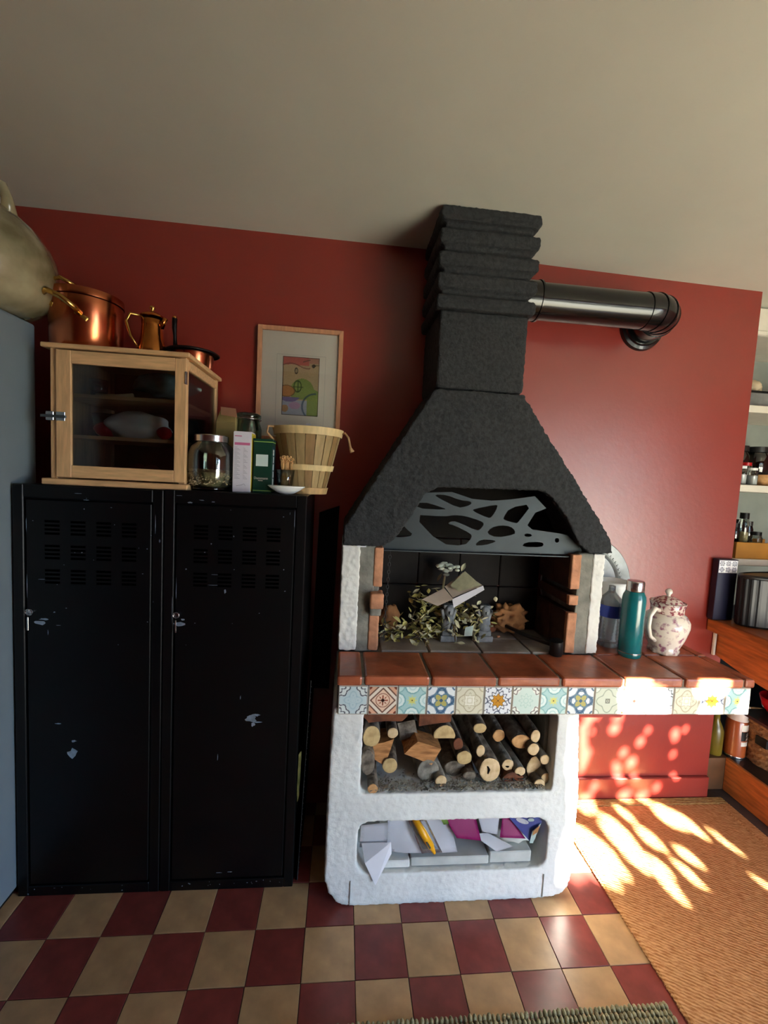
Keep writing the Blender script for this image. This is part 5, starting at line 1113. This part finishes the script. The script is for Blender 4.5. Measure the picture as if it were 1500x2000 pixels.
for i in range(78):
    for j in range(11):
        x = 1.02+i*.0168+rr.uniform(-.002, .002); y = -.352-j*.020+rr.uniform(-.002, .002); a = rr.uniform(-.5, .1); s = rr.uniform(.9, 1.15); b0_ = len(V)
        for c_ in kv:
            px, py_, pz_ = c_.x*.0075*s, c_.y*.0125*s, c_.z*.010*s
            V.append((x+px*math.cos(a)-py_*math.sin(a)-1.7, y+px*math.sin(a)+py_*math.cos(a)+.9, .018+pz_+rr.uniform(-.0003, .0003)))
        F += [[b0_+q for q in f] for f in kf]
me = bpy.data.meshes.new('rug_knots'); me.from_pydata(V, [], F); kn = meshobj('rug_knots', me, 'green_wool', wr, (1.7, -.9, 0), smooth=True); kn['kind'] = 'stuff'

# ================================================================ dark corner between locker and barbecue
T1(obj('hanging_apron', sheet((.955, .655, 1.66), (1.06, .66, 1.70), (.945, .60, .72), (1.045, .62, .70), 14, .035, 6, 3, .004), 'navy_cloth', smooth=True), 'dark navy apron hanging in the gap beside the locker', 'apron')
lb = thing('leaning_panel', 'thin dark panel with toothed metal edge leaning on the locker side', 'panel', (.95, .35, 0))
bm = NB(); vs = [bm.verts.new(p) for p in ((.936, .215, .0), (.945, .215, .0), (.972, .215, .95), (.963, .215, .95), (.936, .60, .0), (.945, .60, .0), (.972, .60, .95), (.963, .60, .95))]
for f in ((0, 1, 2, 3), (4, 7, 6, 5), (0, 4, 5, 1), (1, 5, 6, 2), (2, 6, 7, 3), (3, 7, 4, 0)): bm.faces.new([vs[i] for i in f])
obj('panel_sheet', bm, 'locker_dark', lb); bm = tube(NB(), [(.9445, .212, .0), (.9715, .212, .95)], .0016, 6)
for k in range(36): obox(bm, (.9465+.0265*k/36, .211, .012+.026*k), (.005, .002, .003))
obj('toothed_edge', bm, 'dark_steel', lb)
T1(obj('green_scrap', sheet((.931, .19, .62), (.942, .205, .63), (.930, .19, .40), (.938, .205, .42), 6, .006, 14, 2), 'leaf_dry', smooth=True), 'yellow green wrapper caught between locker and panel', 'wrapper')

# ================================================================ garden beyond the open doorway: tree that dapples the sunlight
"""GAPS are the openings in the crown (mm, in a plane square to the sun)"""
GAPK = 0.8  # openings are placed in the unseen crown to shape the sun patches indoors
GAPS = [(175,173,30),(343,81,22),(384,136,12),(557,99,22),(561,70,14),(618,113,12),(245,34,22),(301,-27,28),(556,-19,12),(215,-54,22),(225,-106,22),(200,-24,12),(321,-109,12),(61,-126,22),(570,-140,10),(448,-185,17),(44,174,9),(12,234,24),(-20,-190,12),(-33,-196,12),(-46,-203,12),(-8,-191,12),(4,-193,12),(-22,-206,12),(-35,-213,12),(16,-195,12),(-10,-208,12),(2,-210,12),(245,-188,12),(230,-195,12),(258,-190,12),(270,-192,12),(240,-206,12),(283,-194,12),(253,-207,12),(265,-209,12),(347,-209,12),(360,-210,12),(373,-212,12),(341,-226,12),(385,-214,12),(353,-227,12),(366,-229,12),(-223,-264,15),(-239,-272,15),(-255,-281,15),(-270,-289,15),(-285,-297,15),(-300,-305,15),(-314,-312,15),(-329,-320,15),(-343,-327,15),(-356,-335,15),(-370,-342,15),(-383,-349,15),(-396,-356,15),(-409,-363,15),(-422,-370,15),(-435,-377,15),(-447,-383,15),(-207,-266,15),(-222,-285,15),(-238,-293,15),(-253,-301,15),(-268,-309,15),(-283,-317,15),(-297,-325,15),(-312,-332,15),(-326,-339,15),(-340,-347,15),(-353,-354,15),(-367,-361,15),(-380,-368,15),(-393,-374,15),(-406,-381,15),(-190,-279,15),(-206,-288,15),(-221,-306,15),(-236,-314,15),(-251,-322,15),(-266,-329,15),(-281,-337,15),(-295,-344,15),(-309,-351,15),(-323,-358,15),(-337,-365,15),(-350,-372,15),(-363,-379,15),(-173,-293,15),(-189,-301,15),(-205,-309,15),(-220,-326,15),(-235,-334,15),(-250,-341,15),(-264,-348,15),(-279,-356,15),(-293,-363,15),(-307,-370,15),(-321,-376,15),(-334,-383,15),(-347,-390,15),(-173,-313,15),(-189,-321,15),(-204,-329,15),(-219,-346,15),(-234,-353,15),(-248,-360,15),(-263,-367,15),(-277,-374,15),(-291,-381,15),(-305,-387,15),(-318,-394,15),(-331,-400,15),(-157,-326,15),(-172,-333,15),(-188,-341,15),(-203,-348,15),(-218,-365,15),(-232,-372,15),(-247,-378,15),(-261,-385,15),(-275,-392,15),(-289,-398,15),(-302,-405,15),(-157,-345,15),(-172,-353,15),(-187,-360,15),(-203,-367,15),(-217,-383,15),(-231,-390,15),(-245,-396,15),(-259,-403,15),(-273,-409,15),(-287,-415,15),(-172,-371,15),(-187,-378,15),(-202,-385,15),(-216,-401,15),(-186,-396,15),(-201,-403,15),(9,-267,12),(-7,-275,12),(-22,-282,12),(-37,-289,12),(-52,-296,12),(23,-269,12),(6,-286,12),(-9,-293,12),(-24,-300,12),(-39,-307,12),(-53,-313,12),(36,-281,12),(20,-288,12),(-68,-328,12),(4,-304,12),(-11,-311,12),(-26,-317,12),(-40,-324,12),(-54,-330,12),(33,-299,12),(18,-306,12),(-69,-345,12),(2,-321,12),(-13,-328,12),(-27,-334,12),(-42,-341,12),(-56,-347,12),(31,-317,12),(16,-323,12),(-70,-361,12),(0,-338,12),(-15,-344,12),(-29,-351,12),(-43,-357,12),(-57,-363,12),(13,-340,12),(-71,-377,12),(-85,-383,12),(-2,-355,12),(-17,-361,12),(-31,-367,12),(-45,-373,12),(-58,-379,12),(-72,-392,12),(-5,-371,12),(-19,-377,12),(-32,-382,12),(-46,-388,12),(-60,-394,12),(-73,-407,12),(-61,-409,12),(386,-277,12),(367,-284,12),(348,-291,12),(402,-279,12),(382,-286,12),(363,-294,12),(345,-301,12),(397,-288,12),(378,-296,12),(359,-303,12),(341,-310,12),(412,-290,12),(393,-298,12),(374,-305,12),(356,-312,12),(337,-319,12),(427,-293,12),(408,-300,12),(389,-307,12),(370,-314,12),(352,-321,12),(423,-302,12),(404,-309,12),(385,-316,12),(366,-323,12),(438,-304,12),(419,-311,12),(400,-318,12),(381,-325,12),(363,-332,12),(434,-314,12),(414,-321,12),(396,-328,12),(377,-334,12),(448,-316,12),(429,-323,12),(410,-330,12),(392,-336,12),(444,-325,12),(425,-332,12),(406,-339,12),(459,-327,12),(439,-334,12),(421,-341,12),(454,-336,12),(435,-343,12),(416,-349,12),(450,-345,12),(431,-352,12),(445,-354,12),(427,-360,12),(441,-362,12),(432,-379,12),(144,-250,8),(156,-252,8),(143,-258,8),(154,-260,8),(141,-266,8),(166,-261,8),(153,-267,8),(139,-273,8),(151,-275,8),(137,-281,8),(149,-282,8),(146,-325,9),(130,-332,9),(114,-338,9),(143,-334,9),(128,-340,9),(112,-346,9),(157,-336,9),(141,-342,9),(126,-348,9),(110,-355,9),(155,-344,9),(139,-351,9),(124,-357,9),(108,-363,9),(153,-353,9),(137,-359,9),(122,-365,9),(135,-367,9),(133,-375,9),(11,-406,10),(-3,-412,10),(-17,-417,10),(-30,-422,10),(24,-408,10),(9,-421,10),(-5,-426,10),(-18,-431,10),(-32,-437,10),(35,-417,10),(21,-423,10),(7,-435,10),(-7,-440,10),(-20,-445,10),(-33,-450,10),(19,-437,10),(-9,-454,10),(-22,-459,10),(-35,-464,10),(-47,-469,10),(-23,-472,10),(-36,-477,10),(-49,-482,10),(-38,-490,10),(-50,-495,10),(118,-437,8),(131,-439,8),(116,-444,8),(129,-446,8),(114,-451,8),(127,-453,8),(113,-458,8),(125,-460,8),(111,-465,8),(123,-467,8),(109,-472,8),(122,-474,8),(120,-481,8),(209,-405,5),(225,-408,5),(206,-414,5),(241,-410,5),(222,-417,5),(204,-423,5),(238,-419,5),(219,-426,5),(235,-428,5),(216,-435,5),(232,-437,5),(521,-387,4),(514,-398,4),(507,-410,4),(501,-421,4),(514,-434,4),(507,-445,4),(426,-524,6),(423,-529,6),(420,-534,6),(430,-536,6),(-339,475,8),(-330,474,8),(-348,466,8),(-320,473,8),(-339,464,8),(-357,456,8),(-310,472,8),(-329,463,8),(-348,455,8),(-319,462,8),(-338,454,8),(-310,461,8),(-329,453,8),(-300,460,8),(-319,452,8),(-310,451,8),(-300,449,8),(-377,397,12),(-376,387,12),(-375,377,12),(-374,366,12),(-373,356,12),(-371,346,12),(-370,335,12),(-369,325,12),(-368,315,12),(-369,426,12),(-368,416,12),(-367,406,12),(-366,396,12),(-364,385,12),(-363,375,12),(-362,365,12),(-361,355,12),(-360,344,12),(-359,334,12),(-358,324,12),(-356,313,12),(-360,445,12),(-359,435,12),(-357,425,12),(-356,415,12),(-355,404,12),(-354,394,12),(-353,384,12),(-352,374,12),(-351,363,12),(-349,353,12),(-348,343,12),(-347,332,12),(-346,322,12),(-345,312,12),(-348,444,12),(-347,434,12),(-346,423,12),(-345,413,12),(-344,403,12),(-342,393,12),(-341,382,12),(-340,372,12),(-339,362,12),(-338,352,12),(-337,341,12),(-335,331,12),(-334,321,12),(-333,310,12),(-337,442,12),(-335,432,12),(-334,422,12),(-333,412,12),(-332,401,12),(-331,391,12),(-330,381,12),(-329,371,12),(-327,360,12),(-326,350,12),(-325,340,12),(-324,330,12),(-323,319,12),(-322,309,12),(-325,441,12),(-324,431,12),(-323,421,12),(-322,410,12),(-320,400,12),(-319,390,12),(-318,380,12),(-317,369,12),(-316,359,12),(-315,349,12),(-313,338,12),(-312,328,12),(-311,318,12),(-310,307,12),(-314,440,12),(-312,429,12),(-311,419,12),(-310,409,12),(-309,399,12),(-308,388,12),(-306,378,12),(-305,368,12),(-304,358,12),(-303,347,12),(-302,337,12),(-301,327,12),(-299,316,12),(-298,306,12),(-302,438,12),(-301,428,12),(-300,418,12),(-298,407,12),(-297,397,12),(-296,387,12),(-295,377,12),(-294,366,12),(-293,356,12),(-291,346,12),(-290,335,12),(-289,325,12),(-288,315,12),(-287,304,12),(-289,427,12),(-288,416,12),(-287,406,12),(-286,396,12),(-284,385,12),(-283,375,12),(-282,365,12),(-281,355,12),(-280,344,12),(-278,334,12),(-277,324,12),(-276,313,12),(-275,303,12),(-275,405,12),(-274,394,12),(-273,384,12),(-272,374,12),(-270,363,12),(-269,353,12),(-268,343,12),(-267,332,12),(-266,322,12),(-264,312,12),(-263,301,12),(-262,393,12),(-261,383,12),(-260,372,12),(-259,362,12),(-258,352,12),(-256,341,12),(-255,331,12),(-254,321,12),(-253,310,12),(-251,300,12),(-249,381,12),(-248,371,12),(-247,360,12),(-246,350,12),(-245,340,12),(-243,329,12),(-242,319,12),(-241,309,12),(-240,298,12),(-238,380,12),(-237,369,12),(-235,359,12),(-234,349,12),(-233,338,12),(-232,328,12),(-230,318,12),(-229,307,12),(-228,297,12),(-226,378,12),(-225,368,12),(-224,358,12),(-222,347,12),(-221,337,12),(-220,326,12),(-219,316,12),(-218,306,12),(-216,295,12),(-214,377,12),(-213,366,12),(-212,356,12),(-211,346,12),(-209,335,12),(-208,325,12),(-207,315,12),(-206,304,12),(-205,294,12),(-200,355,12),(-199,344,12),(-198,334,12),(-196,324,12),(-195,313,12),(-194,303,12),(-193,292,12),(-181,291,12),(-20,424,6),(-10,423,6),(0,421,6),(-23,414,6),(10,420,6),(-13,412,6),(20,419,6),(-3,411,6),(-26,404,6),(30,418,6),(7,410,6),(-16,403,6),(40,417,6),(16,409,6),(-6,401,6),(50,415,6),(26,408,6),(4,400,6),(36,407,6),(13,399,6),(46,405,6),(23,398,6),(56,404,6),(33,397,6),(66,403,6),(43,395,6),(53,394,6),(63,393,6),(72,392,6),(82,391,6),(-40,370,10),(-39,360,10),(-31,390,10),(-30,379,10),(-29,369,10),(-27,359,10),(-26,348,10),(-21,399,10),(-19,388,10),(-18,378,10),(-17,368,10),(-15,357,10),(-14,347,10),(-9,397,10),(-7,387,10),(-6,376,10),(-5,366,10),(-3,356,10),(-2,345,10),(5,385,10),(6,375,10),(7,365,10),(9,354,10),(10,344,10),(15,394,10),(17,384,10),(18,374,10),(19,363,10),(21,353,10),(22,342,10),(27,393,10),(29,382,10),(30,372,10),(31,362,10),(33,351,10),(34,341,10),(39,391,10),(41,381,10),(42,371,10),(43,360,10),(45,350,10),(46,339,10),(53,380,10),(54,369,10),(55,359,10),(57,348,10),(58,338,10),(65,378,10),(66,368,10),(67,357,10),(69,347,10),(70,336,10),(75,387,10),(77,377,10),(78,366,10),(79,356,10),(81,345,10),(-8,283,9),(-7,272,9),(-6,262,9),(4,281,9),(5,271,9),(6,260,9),(16,280,9),(17,269,9),(18,259,9),(28,278,9),(29,268,9),(30,257,9),(40,277,9),(41,266,9),(43,255,9),(52,275,9),(53,264,9),(55,254,9),(67,252,9),(171,229,8),(177,270,8),(179,259,8),(180,249,8),(182,238,8),(183,227,8),(187,290,8),(188,279,8),(190,268,8),(191,258,8),(192,247,8),(194,237,8),(195,226,8),(197,299,8),(199,288,8),(200,277,8),(202,267,8),(203,256,8),(205,246,8),(206,235,8),(208,224,8),(-575,-249,16),(-573,-265,16),(-572,-280,16),(-570,-295,16),(-569,-310,16),(-567,-326,16),(-566,-341,16),(-564,-191,16),(-563,-206,16),(-561,-222,16),(-560,-237,16),(-558,-252,16),(-557,-267,16),(-555,-282,16),(-554,-298,16),(-552,-313,16),(-551,-328,16),(-583,163,16),(-581,148,16),(-580,134,16),(-578,119,16),(-552,-148,16),(-551,-164,16),(-549,-179,16),(-548,-194,16),(-546,-209,16),(-545,-224,16),(-543,-239,16),(-542,-255,16),(-540,-270,16),(-539,-285,16),(-537,-300,16),(-536,-316,16),(-580,292,16),(-578,277,16),(-577,263,16),(-575,248,16),(-574,234,16),(-572,219,16),(-571,205,16),(-569,190,16),(-568,175,16),(-567,161,16),(-565,146,16),(-564,132,16),(-562,117,16),(-561,102,16),(-559,88,16),(-558,73,16),(-556,58,16),(-555,43,16),(-553,28,16),(-552,14,16),(-551,-1,16),(-549,-16,16),(-548,-31,16),(-546,-46,16),(-545,-61,16),(-543,-76,16),(-542,-91,16),(-540,-106,16),(-539,-121,16),(-537,-136,16),(-536,-151,16),(-534,-166,16),(-533,-181,16),(-531,-196,16),(-530,-212,16),(-528,-227,16),(-527,-242,16),(-525,-257,16),(-524,-272,16),(-522,-288,16),(-521,-303,16),(-519,-318,16),(-515,-199,16),(-513,-214,16),(-512,-229,16),(-510,-245,16),(-509,-260,16),(-507,-275,16),(-506,-290,16),(-504,-306,16),(-25,209,14),(-23,192,14),(-22,175,14),(-20,158,14),(-18,142,14),(-17,125,14),(-15,108,14),(-13,91,14),(-12,74,14),(-10,57,14),(-8,40,14),(-6,23,14),(-5,6,14),(-3,-11,14),(-1,-28,14),(-6,206,14),(-5,190,14),(-3,173,14),(-1,156,14),(0,139,14),(2,122,14),(4,105,14),(5,88,14),(7,72,14),(9,55,14),(11,38,14),(12,21,14),(14,4,14),(26,69,14),(28,52,14),(13,-169,12),(-3,-178,12),(-67,-211,12),(29,-171,12),(12,-180,12),(-52,-213,12),(44,-174,12),(27,-182,12),(-23,-217,12),(-8,-219,12)]

d = -SUN_T.normalized(); uu = Vector((0, 0, 1)).cross(d).normalized(); vv = d.cross(uu); P0 = Vector((2.7, .2, .5))+d*5.2
ga = np.array(GAPS, float)/1000.0
cells = []; stack = [(u0, v0, .13) for u0 in np.arange(-3.7, 1.80, .13) for v0 in np.arange(-2.0, 0.9, .13)]
while stack:
    u0, v0, s = stack.pop(); cu, cv = u0+s/2, v0+s/2; rad = s*.80
    dist = (np.hypot(ga[:, 0]-cu, ga[:, 1]-cv)-ga[:, 2]*GAPK).min()
    if dist > rad: cells.append((cu, cv, rad))
    elif s > .012: stack += [(u0, v0, s/2), (u0+s/2, v0, s/2), (u0, v0+s/2, s/2), (u0+s/2, v0+s/2, s/2)]
rr = random.Random(4); V, F = [], []
for cu, cv, rad in cells:
    c = P0+uu*cu+vv*cv+d*rr.uniform(-.35, .35); ph = rr.uniform(0, 2*PI); t1, t2 = rr.uniform(-.2, .2), rr.uniform(-.2, .2); b0_ = len(V)
    for k in range(8):
        a = ph+2*PI*k/8; r = rad*(1.12 if k == 0 else 1.0); e1, e2 = r*math.cos(a), r*math.sin(a)
        V.append(tuple(c+uu*e1+vv*e2+d*(e1*t1+e2*t2)))
    F.append(list(range(b0_, b0_+8)))
tree = thing('garden_tree', 'leafy garden tree outside the open doorway', 'tree', (3.6, -6.3, -.1))
me = bpy.data.meshes.new('foliage'); me.from_pydata([(x-3.6, y+6.3, z+.1) for x, y, z in V], [], F); fo = meshobj('foliage', me, 'tree_leaf', tree, (3.6, -6.3, -.1)); fo['kind'] = 'stuff'
obj('trunk', tube(NB(), [(3.6, -6.3, -.1), (3.5, -5.9, 1.2), (3.3, -5.2, 2.4), (2.6, -4.6, 3.3)], [.16, .13, .10, .05], 12), 'bark', tree, smooth=True)
g = struct('ground_terrace', B(-14, 18, -26, -2.56, -.25, -.12), 'terrace_paving')
